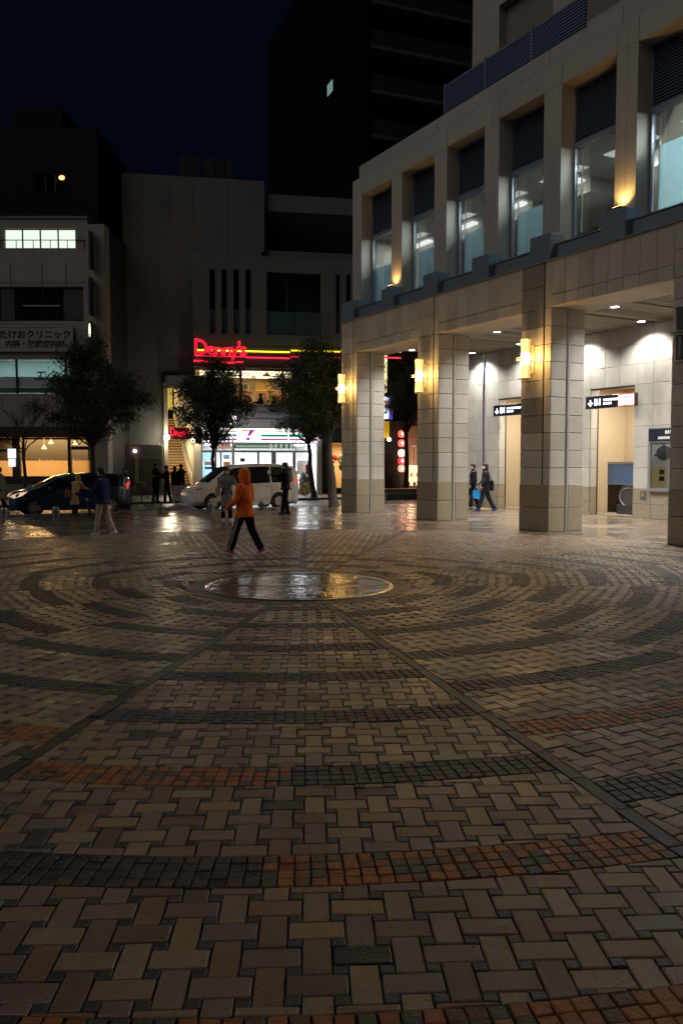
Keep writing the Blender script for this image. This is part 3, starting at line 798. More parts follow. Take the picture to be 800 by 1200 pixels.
# wall lamps on the columns
wall_lamps = []
glass_w = glow('lamp_glass', (1.0, 0.60, 0.16), 2.6)
glass_a = glow('lamp_glass_core', (1.0, 0.80, 0.42), 5.0)
off_glass = M('lamp_off_glass', (0.10, 0.10, 0.10), 0.15)
def wall_lamp(i, lit):
    lab = ['lit amber wall lamp on the leftmost column of the arcade', 'lit amber wall lamp on the second column from the left', 'lit amber wall lamp on the broad middle column with the dark stain', 'unlit dark wall lamp on the column at the right edge of the photo'][i]
    r_ = thing('wall_lamp', lab, 'wall lamp', A.w(COLS[i] + .42, 0, 4.5), A.a, 'wall lamps on the arcade columns')
    b = MB(); b.cbox(-.10, .10, -.05, -.004, -.38, .38, .01); b.build('back_plate', steel, r_)
    b = MB(); b.box(-.19, .19, -.40, -.05, .022, .040); b.box(-.19, .19, -.40, -.05, -.040, -.022); b.build('cross_plates', steel, r_)
    for s_ in (-1, 1):
        b = MB(); prof = [(.100, .045), (.106, .12), (.124, .50)]
        sec = [[(r * math.cos(PI * 2 * k / 20), -.24 + r * math.sin(PI * 2 * k / 20), s_ * z) for k in range(20)] for r, z in prof]
        if s_ < 0: sec = sec[::-1]
        sh = b.rings(sec).build('shade', glass_w if lit else off_glass, r_, smooth=True)
        b = MB(); b.cyl((0, -.24), .132, s_ * .50 if s_ > 0 else -.54, .54 if s_ > 0 else -.50, 20); b.build('cap', dark_steel if not lit else steel, r_)
        for q in (-1, 1): b = MB(); b.box(q * .130 - .010, q * .130 + .010, -.255, -.225, min(s_ * .04, s_ * .52), max(s_ * .04, s_ * .52)); b.build('rail', steel, r_)
        if lit:
            b = MB(); b.ball((0, -.24, s_ * .12), (.116, .116, .13), 16, 8); b.build('bulb', glass_a, sh, smooth=True)
    if lit: lamp('POINT', 'lamp_light', 42, (1.0, 0.56, 0.15), r_, (0.0, -.52, 0), 0.12)
    if lit: lamp('POINT', 'lamp_light', 26, (1.0, 0.54, 0.13), r_, (0.26, -.20, 0), 0.1)
for i in range(4): wall_lamp(i, i < 3)

# hanging direction signs over the openings
ink = glow('sign_white', (1, 1, 1), 2.2)
navy_p = M('sign_navy', (0.012, 0.018, 0.035), 0.3)
for k in range(2):
    a = OPEN[k][0]
    sg = fthing(A, 'exit_sign', ['dark backlit sign with white arrow and B1 over the narrow left opening', 'dark backlit sign with a glowing red and white end over the escalator opening'][k], 'sign', a + .18, YW - .45, 3.63, 'direction signs over the arcade openings')
    b = MB(); b.cbox(0, 2.1, 0, .16, 0, .42, .01); b.build('box', navy_p, sg)
    b = MB(); b.box(.2, .24, .16, .42, .18, .24); b.box(1.8, 1.84, .16, .42, .18, .24); b.build('bracket', dark_steel, sg)
    lettering('lettering', 'B1', .30, ink, sg, (.56, -.008, .20), depth=.004, offset=.012)
    b = MB(); b.box(.20, .25, -.01, -.002, .12, .30); b.add([(.10, -.01, .20), (.225, -.01, .07), (.35, -.01, .20), (.35, -.002, .20), (.225, -.002, .07), (.10, -.002, .20)], [(0, 1, 2), (5, 4, 3)])
    b.build('arrow', ink, sg)
    rr = random.Random(5 + k); b = MB()                     # rows of characters too small to read in the photo
    for z0, x0, x1 in ((.22, .80, 1.36 if k else 1.95), (.10, .80, 1.12)):
        x = x0
        while x < x1:
            w = rr.uniform(.03, .06); b.box(x, x + w, -.008, -.002, z0 + rr.uniform(0, .02), z0 + .085); 
            x += w + .012
    b.build('small_print', ink, sg)
    if k:
        b = MB(); b.box(1.42, 2.095, -.012, -.001, .008, .412); b.build('red_panel', glow('sign_red', (1.0, 0.16, 0.06), 1.6), sg)
        b = MB(); b.box(1.46, 2.06, -.018, -.0125, .05, .37); b.build('white_panel', glow('sign_hot', (1, .90, .82), 4), sg)

# poster case
pc = fthing(A, 'poster_case', 'grey framed poster case with a dark header on the arcade wall', 'poster case', 8.5, YW - .14, .88)
b = MB(); b.wall(0, 1.7, 0, 2.02, [(.10, 1.6, .12, 1.55)], 0, .09); b.build('frame', M('case_grey', (0.23, 0.23, 0.24), 0.4, metal=.3), pc)
b = MB(); b.box(.03, 1.67, -.012, -.001, 1.60, 1.99); b.build('header', navy_p, pc)
ptr = M('poster_paper', (0.62, 0.68, 0.70), 0.6)
b = MB(); b.box(.10, 1.6, .05, .085, .12, 1.55); b.build('poster', ptr, pc)
b = MB(); b.box(.11, .72, .047, .0495, .13, .78); b.build('yellow_field', M('poster_yellow', (0.66, 0.62, 0.28), 0.6), pc)
b = MB()
pts = [(.58 + .30 * math.cos(t * PI / 14) * (1 + .03 * math.sin(t * 2.1)), 0, 1.22 + .23 * math.sin(t * PI / 14) * (1 + .05 * math.cos(t * 3))) for t in range(28)]
b.rings([[(x, .049, z) for x, _, z in pts], [(x, .043, z) for x, _, z in pts]]); b.box(.54, .60, .043, .049, 1.42, 1.50); b.box(.22, .30, .043, .049, 1.12, 1.19); b.build('round_print', M('poster_grey', (0.10, 0.11, 0.13), 0.6), pc)
b = MB()
for x0, z0 in ((.42, .55), (.42, .34)): b.box(x0, x0 + .2, .042, .046, z0, z0 + .15)
b.build('dark_print', navy_p, pc)
b = MB()
for k in range(5): b.box(.66 + k * .09, .72 + k * .09, -.016, -.0125, 1.82, 1.93)
for k in range(6): b.box(.40 + k * .075, .45 + k * .075, -.016, -.0125, 1.66, 1.74)
b.build('header_print', M('print_white', (.8, .8, .8), .6), pc, kind='stuff')
b = MB(); b.box(.10, 1.6, .02, .026, .12, 1.55); b.build('pane', clear, pc)
bx = fthing(A, 'wall_socket', 'small grey service box on the granite below the escalator opening edge', 'service box', 8.15, YW - .034, .62)
b = MB(); b.cbox(0, .22, -.03, 0, 0, .28, .01); b.build('cover', M('case_grey2', (0.11, 0.10, 0.09), 0.5), bx); b = MB(); b.box(.09, .13, -.036, -.03, .1, .18); b.build('latch', steel, bx)

# escalator seen through the right opening
es = fthing(A, 'escalator', 'black escalator landing with curved handrail and blue glass panel behind the opening', 'escalator', 6.0, YW + 1.0)
b = MB(); b.cbox(.28, 3.4, -.05, .05, 0.0, .34, .01); b.build('base', dark_steel, es)
pts = []
for t in range(17):
    a = PI / 2 + PI * t / 16; pts.append((.72 + .36 * math.cos(a), 0, .62 + .36 * math.sin(a)))
pts = [(3.4, 0, .98)] + pts + [(3.4, 0, .26)]
b = MB(); b.sweep(pts, .050, 10); b.build('handrail', M('handrail_black', (.03, .03, .03), .25), es, smooth=True)
b = MB(); b.sweep([(x, -.035, z) for x, _, z in [(3.4, 0, .92)] + [(.72 + .30 * math.cos(PI / 2 + PI * t / 16), 0, .62 + .30 * math.sin(PI / 2 + PI * t / 16)) for t in range(17)] + [(3.4, 0, .32)]], .014, 8); b.build('rail_trim', steel, es, smooth=True)
b = MB(); b.rings([[(x, y, z) for x, _, z in pts] for y in (-.012, .012)]); b.build('balustrade', M('balustrade', (.10, .09, .085), .12, metal=.4), es)
b = MB(); b.cbox(-.75, 3.3, .62, .68, .0, 1.02, .01); b.build('far_wall', M('esc_black', (.04, .035, .03), .2, metal=.6), es)
b = MB(); b.cbox(-.75, 3.3, .60, .66, 1.03, 1.76, .006); b.build('blue_panel', M('blue_panel', (.16, .27, .50), .25), es)
b = MB(); b.cbox(-.75, 3.3, .59, .67, 1.765, 1.84, .006); b.build('panel_rail', steel, es)

# tactile strip in front of the left opening
b = MB()
for i in range(4): b.box(0.4 + i * .31, .7 + i * .31, 5.5, 5.8, .001, .006)
tp = b.build('tactile_strip', M('tactile_yellow', (.45, .33, .10), .6, var=.2), None, A.w(0, 0), A.a); tag(tp, 'dull yellow tactile strip on the arcade floor before the left opening', 'tactile paving')
# ------------------------------------------------------------------ far side of the street
D = Frame(-12.26, 46.7, R(10)); CL = Frame(-18.5, 42.0, 0.0); TW = Frame(1.7, 57.0, R(21))
conc = M('grey_concrete', (0.19, 0.19, 0.185), 0.8, var=0.15, vs=1.2, bump=0.1, bs=12, dirt=0.25)
conc_d = M('dark_concrete', (0.07, 0.068, 0.065), 0.85, var=0.2, vs=1.0)
void = M('dark_void', (0.018, 0.018, 0.02), 0.7)
tealg = M('balustrade_glass', (0.07, 0.13, 0.15), 0.15)
frame_m = M('window_frame_dark', (0.04, 0.035, 0.03), 0.5)
alu = M('aluminium', (0.42, 0.42, 0.42), 0.4, metal=0.7)
rw = random.Random(21)
def bx(F, o, name, mat, px0, py0, px1, py1, d0, d1, c=0.0):
    """a box part whose front at depth d0 covers that rectangle of the view"""
    x0, x1, z0, z1 = F.rect(px0, py0, px1, py1, d0); b = MB()
    (b.cbox(x0, x1, d0, d1, z0, z1, c) if c else b.box(x0, x1, d0, d1, z0, z1))
    return b.build(name, mat, o)

# --- clinic building on the left
cb = fthing(CL, 'clinic_building', 'pale clinic building at far left, lit top window row and warm ground floor restaurant', 'building')
clad = M('clinic_panels', (0.34, 0.315, 0.27), 0.7, var=0.12, vs=1.5, dirt=0.2)
H = lambda *q: CL.rect(*q)
h_lit = H(5, 268, 88.5, 291); h_dark = H(-60, 336, 98, 376); h_2f = H(-60, 421, 82, 461); h_rest = H(-60, 512, 105, 558)
b = MB(); b.wall(-4, 5.72, 0, 14.05, [h_lit, h_dark, h_2f, (h_rest[0], h_rest[1], .95, h_rest[3])], 0, .35)
wl_ = b.build('wall', clad, cb)
b = MB(); b.box(-4, 5.7, .36, .6, 14.05 - .02, 14.06); b.box(-4, -3.9, .36, 8, 0, 14.0); b.box(5.45, 5.7, .36, 8, 0, 14.0); b.box(-4, 5.7, 8, 8.2, 0, 14); b.box(-4, 5.7, .36, 8, 13.85, 14.0)
for z in (4.2, 7.9, 11.6): b.box(-3.9, 5.45, .36, 8, z - .1, z + .1)
b.build('floor_slabs', conc_d, cb)
b = MB(); b.cbox(-4, 5.75, -.06, .4, 14.06, 14.2, .02); b.build('roof_coping', conc, cb)
for z in (9.9, 10.9, 11.9):                                 # facade panel joints, proud cover strips
    if z > 10.5 and z < 11.6:
        b = MB(); b.box(-4, 5.7, -.012, -.002, z - .012, z + .012); b.build('cover_strip', conc_d, cb)
for x in (1.8, 3.4, 4.6):
    b = MB(); b.box(x - .01, x + .01, -.012, -.002, 9.9, 11.9); b.build('cover_strip', conc_d, cb)
def room(F, o, name, h, depth, mats, d0=.36):
    b = MB(); b.room(h[0] - .05, h[1] + .05, d0, d0 + depth, h[2] - .05, h[3] + .05, (0, 1, 2)); return b.build(name, mats, o)
# lit top row
wb_ = (h_lit[1] - h_lit[0]) / 4
room(CL, cb, 'lit_office', h_lit, 3.5, [M('bright_wall', (.8, .82, .78), .8), white_p, white_p])
lamp('AREA', 'office_light', 90, (0.95, 1.0, 0.90), cb, ((h_lit[0] + h_lit[1]) / 2, 1.2, h_lit[3] - .02), (3.4, .5))
wf = MB(); wf.wall(h_lit[0] - .0, h_lit[1], h_lit[2], h_lit[3], [(h_lit[0] + i * wb_ + .035, h_lit[0] + (i + 1) * wb_ - .035, h_lit[2] + .04, h_lit[3] - .04) for i in range(4)], .10, .16)
wfo = wf.build('window_frame', frame_m, cb)
for i in range(4):
    b = MB(); b.box(h_lit[0] + i * wb_ + .036, h_lit[0] + (i + 1) * wb_ - .036, .125, .135, h_lit[2] + .041, h_lit[3] - .041)
    b.build('blind_pane', M('lit_blind', (0.8, 0.85, 0.78), .8, emit=(0.86, 1.0, 0.86), es=0.95), wfo)
b = MB(); zr_ = h_lit[2] + .38
b.box(h_lit[0] - .3, h_lit[1] + .6, -.05, -.02, zr_, zr_ + .035); b.build('guard_rail', frame_m, cb)
for i in range(6):
    x = h_lit[0] - .25 + i * (h_lit[1] - h_lit[0] + .7) / 5; b = MB(); b.box(x, x + .025, -.048, -.001, h_lit[2] - .03, zr_ - .002); b.build('rail_post', frame_m, cb)
# dark band of windows
for (a, c_) in ((-60, -2), (0, 17), (19, 44), (45, 71.5), (74, 98)):
    q = H(a, 337, c_, 375); b = MB(); b.box(q[0] + .03, q[1] - .03, .12, .16, q[2] + .04, q[3] - .04); b.build('pane', dark_glass if a not in (0, 74) else M('pale_blind', (.055, .055, .055), .6), cb)
q = H(26, 357, 70, 358.4); b = MB(); b.box(q[0], q[1], .10, .115, q[2], q[3]); b.build('transom', alu, cb)
b = MB(); b.box(h_dark[0], h_dark[1], .2, .3, h_dark[2], h_dark[3]); b.build('dark_backing', void, cb)
# second floor window with green lettering
room(CL, cb, 'clinic_room', h_2f, 2.5, [M('clinic_wall', (.5, .55, .55), .8), white_p, white_p])
lamp('AREA', 'clinic_light', 60, (0.75, 1.0, 0.98), cb, (2.6, 1.4, h_2f[3] - .03), (4.5, .5))
for a, c_ in ((-60, 18.5), (20, 76), (77.5, 82)):
    q = H(a, 422, c_, 461); b = MB(); b.box(q[0], q[1], .14, .15, q[2] + .03, q[3]); b.build('pane', frosted('clinic_pane', (.62, .70, .70), .22), cb)
    b = MB(); b.box(q[0], q[1], .10, .13, q[2] + .03, q[2] + .30); b.build('green_strip', M('green_film', (.02, .17, .09), .5), cb)
    b = MB(); b.box(q[0], q[1], .115, .132, q[2] + .31, q[2] + .85); b.build('white_film', M('white_film', (.55, .62, .60), .6), cb)
for a in (18.5, 76): q = H(a, 421, a + 1.6, 461); b = MB(); b.box(q[0], q[1], .02, .2, q[2], q[3]); b.build('mullion', frame_m, cb)
q = H(36, 436, 48, 450); lettering('green_lettering', 'エク', .62, M('green_letter', (.01, .12, .06), .5), cb, ((q[0] + q[1]) / 2 + .45, .088, (q[2] + q[3]) / 2 + .1), depth=.006, shear=.35, offset=.01)
# restaurant
x0, x1, z0, z1 = h_rest[0], h_rest[1], .95, h_rest[3]
room(CL, cb, 'restaurant', (x0, x1, .3, z1), 4.5, [M('restaurant_wall', (.74, .54, .28), .8, var=.15, vs=2), M('restaurant_floor', (.2, .12, .06), .6), M('restaurant_ceiling', (.55, .42, .25), .8)])
lamp('AREA', 'restaurant_light', 950, (1.0, 0.58, 0.20), cb, (3.0, 2.4, z1 - .05), (5, 1.2))
for a in (-1, 14.5, 23, 79.5, 83, 104):
    if a in (14.5, 79.5): q = H(a, 512, a + (9 if a < 20 else 3.5), 560); b = MB(); b.box(q[0], q[1], .02, .24, z0, z1); b.build('post', frame_m, cb)
for a, c_ in ((-60, 14), (24, 79), (83.5, 105)):
    q = H(a, 513, c_, 557)
    b = MB(); b.box(q[0], q[1], .14, .15, z0, z1); b.build('pane', clear, cb)
    b = MB(); b.box(q[0], q[1], .16, .17, z0 + .0, z0 + (z1 - z0) * .45); b.build('frosted_band', frosted('frost_band', (.66, .58, .48), .40), cb)
q = H(-60, 526.5, 14, 529.5); b = MB(); b.box(q[0], q[1], .03, .2, q[2], q[3]); b.build('transom', frame_m, cb)
q = H(83.5, 523, 105, 527); b = MB(); b.box(q[0], q[1], .03, .2, q[2], q[3]); b.build('transom', frame_m, cb)
for px_, py_ in ((60, 520), (52, 526), (88, 521)):          # hanging lamps and staff behind the counter
    q = CL.px(px_, py_, 2.2); b = MB(); b.lathe([(.03, q[1] + .22), (.16, q[1]), (.02, q[1] - .02)], 12, c=(q[0], 2.2)); b.sweep([(q[0], 2.2, q[1] + .2), (q[0], 2.2, z1)], .01, 5); b.build('hanging_lamp', glow('warm_shade', (1, .75, .35), 1.8), cb, smooth=True)
b = MB(); b.cbox(1.8, 5.2, 2.9, 3.3, .3, 1.85, .02); b.build('counter', M('counter_wood', (.22, .12, .05), .5), cb)
for i in range(16):
    b = MB(); x = 2.0 + i * .2 + rw.uniform(-.04, .04); h_ = rw.uniform(.12, .34); b.lathe([(.05, 1.86), (.055, 1.86 + h_ * .6), (.02, 1.86 + h_ * .8), (.02, 1.86 + h_)], 8, c=(x, 3.05)); b.build('bottle', M('bottle_%d' % (i % 3), ((.5, .45, .35), (.2, .1, .04), (.35, .3, .2))[i % 3], .2), cb)
for px_ in (33, 58, 92):
    q = CL.px(px_, 548, 1.3); b = MB(); b.cbox(q[0] - .25, q[0] + .25, 1.2, 1.7, .3, 1.12, .03); b.cbox(q[0] - .25, q[0] + .25, 1.16, 1.24, 1.12, 1.62, .03); b.build('chair_back', M('chair_dark', (.05, .035, .025), .6), cb)
q = H(10, 526, 19, 537); b = MB(); b.box(q[0], q[1], -.05, -.01, q[2], q[3]); b.box(q[0] + .03, q[1] - .03, -.05, -.01, q[2] - .42, q[2] - .05); b.build('menu_board', glow('menu_glow', (.9, .95, 1), 1.6), cb)
bx(CL, cb, 'awning', M('dark_awning', (.055, .018, .012), .7), -60, 500, 106, 512, -.75, 0, .03)
bx(CL, cb, 'base_band', M('dark_base', (.03, .022, .018), .6), -60, 558, 105, 567, -.06, -.004, .01)
bx(CL, cb, 'low_wall', conc, -60, 567.5, 105, 583, -.14, -.004, .01)
bx(CL, cb, 'end_pier', clad, 103, 262.5, 125, 583, -.35, .5, .02)
bx(CL, cb, 'shaded_end_wall', void, 103, 262.5, 125, 583, .51, 8, 0)  # side of the pale building coloured near-black for the shade in the gap
# narrow signs stacked on the pier
for i, (y0, y1, mt) in enumerate(((271, 315.5, M('sign_dark', (.015, .03, .035), .4)), (325, 369.5, M('sign_blue', (.015, .02, .09), .4)), (377, 418, M('sign_green', (.10, .09, .015), .5)))):
    x_0, x_1, z_0, z_1 = CL.rect(105, y0, 113, y1, -.7)
    s_ = fthing(CL, 'blade_sign', ['dark blade sign at the top of the clinic corner pier', 'deep blue blade sign midway up the clinic corner pier', 'partly lit greenish blade sign lowest on the clinic corner pier'][i], 'sign', x_0, -.85, z_0, 'blade signs on the clinic corner pier')
    b = MB(); b.cbox(0, .14, -.0, .42, 0, z_1 - z_0, .01); b.build('box', mt, s_)
    b = MB(); b.box(.04, .10, .42, .52, .15, .2); b.build('bracket', alu, s_); b = MB(); b.box(.04, .10, .42, .52, z_1 - z_0 - .25, z_1 - z_0 - .2); b.build('bracket', alu, s_)
    if i == 2: b = MB(); b.ball((.07, -.02, z_1 - z_0 - .45), (.05, .03, .36), 10, 8); b.build('light', glow('greenish_light', (.85, 1, .62), 2.0), s_, smooth=True)
# big sign board
x_0, x_1, z_0, z_1 = CL.rect(-6, 383, 85, 411, -.16)
sg = fthing(CL, 'clinic_sign', 'wide pale clinic sign board with two lines of dark Japanese lettering', 'sign', x_0, -.17, z_0)
b = MB(); b.cbox(0, x_1 - x_0, 0, .16, 0, z_1 - z_0, .02); b.build('board', M('sign_board', (.36, .34, .31), .5), sg)
b = MB(); b.wall(-.04, x_1 - x_0 + .04, -.04, z_1 - z_0 + .04, [(.02, x_1 - x_0 - .02, .02, z_1 - z_0 - .02)], -.02, .1); b.build('rim', alu, sg)
ink_d = M('sign_ink', (.018, .018, .02), .6)
wsx = x_1 - x_0; k_ = wsx / 91.0
lettering('lettering', 'たけおクリニック', 10.6 * k_, ink_d, sg, ((41.5 + 6) * k_ - .0, -.008, (z_1 - z_0) * .66), depth=.006, offset=.012)
lettering('lettering', '内科・糖尿病内科', 8.8 * k_, ink_d, sg, ((41.5 + 6) * k_ - .0, -.008, (z_1 - z_0) * .27), depth=.006, offset=.012)
# dark block rising behind the clinic
rb_ = fthing(CL, 'rear_block', 'dark unlit block rising behind the clinic at top left', 'building')
x_0, x_1, z_0, z_1 = CL.rect(-60, 150, 115, 258, 3.0); b = MB()
hw = CL.rect(42, 204, 76, 226, 3.0)
b.wall(x_0, x_1, 0, z_1, [hw], 3.0, 3.3); b.box(x_0, x_1, 3.6, 9, 0, z_1); b.build('wall', M('rear_dark', (.022, .022, .024), .95, spec=.1), rb_)
bx(CL, rb_, 'roof_house', M('rear_dark', (.022, .022, .024), .95, spec=.1), 16, 127, 74, 150, 4.5, 8)
b = MB(); b.box(hw[0], hw[1], 3.2, 3.24, hw[2], hw[3]); b.build('pane', dark_glass, rb_)
for t in (.33, .66): x = hw[0] + (hw[1] - hw[0]) * t; b = MB(); b.box(x - .03, x + .03, 3.05, 3.19, hw[2], hw[3]); b.build('mullion', conc_d, rb_)
q = CL.px(72.5, 208, 3.1); b = MB(); b.ball((q[0], 3.12, q[1]), (.17, .05, .12), 10, 6); b.build('bulb', glow('orange_bulb', (1, .42, .16), 3.0), rb_)
b = MB(); q = CL.px(94, 60, 5); b.sweep([(q[0], 5, z_1), (q[0], 5, z_1 + 3.2)], .018, 5); b.build('antenna', M('rear_dark', (.022, .022, .024), .95, spec=.1), rb_)
b = MB(); b.box(6.9, 7.6, 5.5, 9, 0, 13); 
gapb = fthing(CL, 'alley_wall', 'dark wall closing the narrow alley beside the clinic', 'wall'); b.build('wall', void, gapb)
b = MB(); q = CL.px(131, 300, 4.5); b.sweep([(q[0], 4.6, 0), (q[0], 4.6, 12.8)], .06, 8); b.build('drainpipe', M('pipe_green', (.05, .09, .08), .35), gapb, smooth=True)

# --- restaurant and convenience store building in the middle
db = fthing(D, 'store_building', 'broad grey concrete building with a lit convenience store below a family restaurant', 'building')
rec = D.rect(308, 248, 420, 294, 0)
b = MB(); zt1 = D.px(220, 207, 0)[1]
stair = (2.15, 3.84)
b.wall(0, 7.75, 0, zt1, [(stair[0], stair[1], -1, 6.35), (3.82, 7.76, -1, D.px(300, 431, -.6)[1])], 0, .4); b.box(7.75, 7.95, 0, .4, 14.0, zt1)

b.build('wall', conc, db)
b = MB(); b.box(0, .3, .4, 12, 0, zt1); b.box(.3, 13.4, 11.7, 12, 0, 17.4); b.box(.3, 7.9, .4, 11.7, zt1 - .3, zt1 - .05); b.box(7.7, 7.95, .4, 11.7, 13.6, zt1 - .3); b.build('rear_walls', conc_d, db)
zt2 = D.px(360, 230, .3)[1]
b = MB(); b.wall(7.96, 14.2, 13.4, zt2, [(rec[0], 14.3, rec[2], rec[3])], .3, .7); b.box(7.96, 14.2, 2.8, 3.0, 13.3, zt2); b.build('rear_wall', conc, db)
b = MB(); b.box(7.96, 14.2, 2.5, 2.6, 13.4, zt2 - .1); b.build('dark_recess', void, db)
for x in (1.95, 3.9, 5.85):                                  # faint board joints on the blank wall
    b = MB(); b.box(x, x + .015, -.012, -.002, 6.5, zt1 - .05); b.build('wall_joint', conc_d, db)
# projecting front volume with slits and a loggia
zf = D.px(300, 299.5, -.6)[1]
zd0 = D.px(300, 431, -.6)[1]
slits = [D.rect(a, 315, a + 6.6, 391, -.6) for a in (245.8, 259.7, 273.8, 287.8)] + [D.rect(393.5, 322, 398.5, 391, -.6), D.rect(405.5, 322, 411, 391, -.6)]
log = D.rect(312.5, 319, 376.5, 393, -.6)
b = MB(); b.wall(3.83, 14.2, D.px(300, 404, -.6)[1], zf, slits + [log], -.6, -.2); b.box(3.83, 14.2, -.2, 2.4, zf - .1, zf - .02); b.build('front_wall', conc, db)
b = MB(); b.box(3.83, 14.2, -.6, -.2, zd0, D.px(300, 404, -.6)[1] - .002); b.build('sign_fascia', M('fascia', (.10, .10, .10), .6), db)
b = MB(); b.box(3.83, 14.2, .8, 1.0, zd0, zf - .1); b.build('inner_wall', M('loggia_wall', (.07, .07, .068), .8), db)
for s_ in slits:
    b = MB(); b.box(s_[0] + .01, s_[1] - .01, -.35, -.31, s_[2] + .01, s_[3] - .01); b.build('slit_pane', dark_glass, db)
    b = MB(); b.box(s_[0] + .012, s_[1] - .012, -.45, -.42, s_[2] + .02, s_[2] + (s_[3] - s_[2]) * .385); b.build('slit_guard', tealg, db)
mid = (log[0] + log[1]) / 2
for a, c_ in ((log[0], mid - .01), (mid + .01, log[1])):
    b = MB(); b.box(a + .012, c_ - .012, -.55, -.52, log[2] + .02, log[2] + (log[3] - log[2]) * .375); b.build('balcony_glass', tealg, db)
for (a, y0, c_, y1, mt) in ((334, 325, 338, 366, conc), (340, 330, 366, 366, M('loggia_door', (.045, .045, .045), .5)), (371, 331, 376, 366, void)):
    bx(D, db, 'loggia_door', mt, a, y0, c_, y1, .70, .79)
# restaurant floor
hw2 = D.rect(222, 431.5, 420, 474, -.5)
b = MB(); b.room(3.9, 13.9, -.15, 6.5, hw2[2] - .1, hw2[3] + .12, (0, 1, 2)); dn = b.build('dining_room', [M('dining_wall', (.62, .48, .26), .8, var=.1), M('dining_floor', (.25, .15, .08), .6), M('dining_ceiling', (.70, .60, .42), .8)], db)
lamp('AREA', 'dining_light', 260, (1.0, 0.80, 0.46), db, (8.5, 2.5, hw2[3] + .05), (8.0, 1.6))
for yy in (1.0, 2.2, 3.6, 5.2):
    b = MB(); b.box(4.2, 13.6, yy, yy + .14, hw2[3] + .02, hw2[3] + .09); b.build('strip_light', glow('dining_strip', (1, .86, .55), 3.2), db)
for a, c_, w in ((222, 281, 0), (283.5, 330, 0), (333, 368, 0), (370.5, 396, 0), (398, 413, 0)):
    q = D.rect(a, 432, c_, 473.5, -.5); b = MB(); b.box(q[0], q[1], -.46, -.45, q[2], q[3]); b.build('pane', clear, db)
for a in (281, 330, 368, 396): q = D.rect(a, 432, a + 2.6, 473.5, -.5); b = MB(); b.box(q[0], q[1], -.58, -.40, q[2], q[3]); b.build('mullion', frame_m, db)
b = MB(); b.cbox(3.84, 14.0, -.62, -.3, hw2[3] + .0, hw2[3] + .10, .01); b.build('window_head', M('maroon_trim', (.09, .02, .02), .5), db)
for px_, py_, dd in ((312.5, 440, 1.8), (297, 444, 2.6), (352, 442, 2.2)):
    q = D.px(px_, py_, dd); b = MB(); b.lathe([(.02, q[1] + .26), (.05, q[1] + .2), (.26, q[1]), (.25, q[1] - .02)], 14, c=(q[0], dd)); b.sweep([(q[0], dd, q[1] + .25), (q[0], dd, hw2[3] + .1)], .012, 5); b.build('pendant_lamp', M('pendant_brass', (.10, .06, .03), .4), db, smooth=True)
for k in range(9):
    x = 4.6 + k * 1.0; b = MB(); b.cbox(x, x + .72, 3.2, 3.36, hw2[2], hw2[2] + 1.15, .04); b.build('booth', M('booth_wood', (.28, .13, .05), .5), db)
for (a, y0, c_, y1, cc) in ((285, 449, 292, 461, (.75, .6, .3)), (299, 448, 318, 458, (.75, .45, .12)), (337, 450, 345, 460, (.6, .5, .35)), (318.5, 443, 324, 463, (.5, .36, .18))):
    bx(D, db, 'wall_picture', M('picture_%d' % a, cc, .6), a, y0, c_, y1, 6.3, 6.42)
# spandrel under the dining room
zs0 = D.px(300, 501, -.6)[1]
b = MB(); b.cbox(3.83, 14.2, -.6, 7, zs0 + .02, hw2[2] - .005, .01); sp = b.build('spandrel', M('spandrel_grey', (.17, .165, .155), .7, var=.12, dirt=.2), db)
for py_ in (483, 491):
    z = D.px(300, py_, -.6)[1]; b = MB(); b.box(3.83, 14.2, -.63, -.602, z - .02, z + .02); b.build('moulding', conc_d, db)
# neon bands on the fascia
neon_y = glow('neon_yellow', (1.0, .78, .03), 2.6); neon_r = glow('neon_red', (1.0, .025, .06), 2.0)
for a, c_ in ((229, 340), (341, 399), (400, 470)):
    q = D.rect(a, 410.4, c_, 412.6, -.66); b = MB(); b.sweep([(q[0], -.68, (q[2] + q[3]) / 2), (q[1] - .03, -.68, (q[2] + q[3]) / 2)], .038, 8); b.build('yellow_neon', neon_y, db, smooth=True)
    q = D.rect(a, 417.4, c_, 420, -.66); b = MB(); b.sweep([(q[0], -.68, (q[2] + q[3]) / 2), (q[1] - .03, -.68, (q[2] + q[3]) / 2)], .042, 8); b.build('red_neon', neon_r, db, smooth=True)
for a, c_ in ((229, 330), (331, 420)):
    bx(D, db, 'band_panel', M('band_dark_red', (.16, .05, .05), .5), a, 413.4, c_, 416.8, -.645, -.61)
# neon restaurant name
qx0, qx1, qz0, qz1 = D.rect(228, 399, 289, 422.5, -.95)
ns = fthing(D, 'neon_sign', 'red neon restaurant name above the yellow band, partly behind the tree', 'sign', qx0, -.80, qz0)
me = text_mesh("Denny's", 1.0, outline=True, bevel=.020, spacing=.84, res=5)
mf = text_mesh("Denny's", 1.0, depth=.01, spacing=.84)
def fit(me, w, h, y):
    xs = [v.co.x for v in me.vertices]; ys = [v.co.y for v in me.vertices]
    a, c_, d_, e_ = min(xs), max(xs), min(ys), max(ys)
    for v in me.vertices:
        u, t = (v.co.x - a) / (c_ - a), (v.co.y - d_) / (e_ - d_)
        big = 1.0 + .18 * max(0, .22 - u) / .22                  # the capital swells a little
        zz = t * h * .96 + (.05 * math.sin(u * 9)) * h
        v.co = Vector((u * w, y - v.co.z * .7, zz * big if t > .3 else zz))
    me.update()
fit(me, qx1 - qx0, qz1 - qz0, 0); fit(mf, qx1 - qx0, qz1 - qz0, .0)
me.materials.append(glow('neon_red_tube', (1.0, .016, .05), 1.9)); mf.materials.append(M('neon_back', (.35, .02, .03), .5, emit=(1, .01, .04), es=.30))
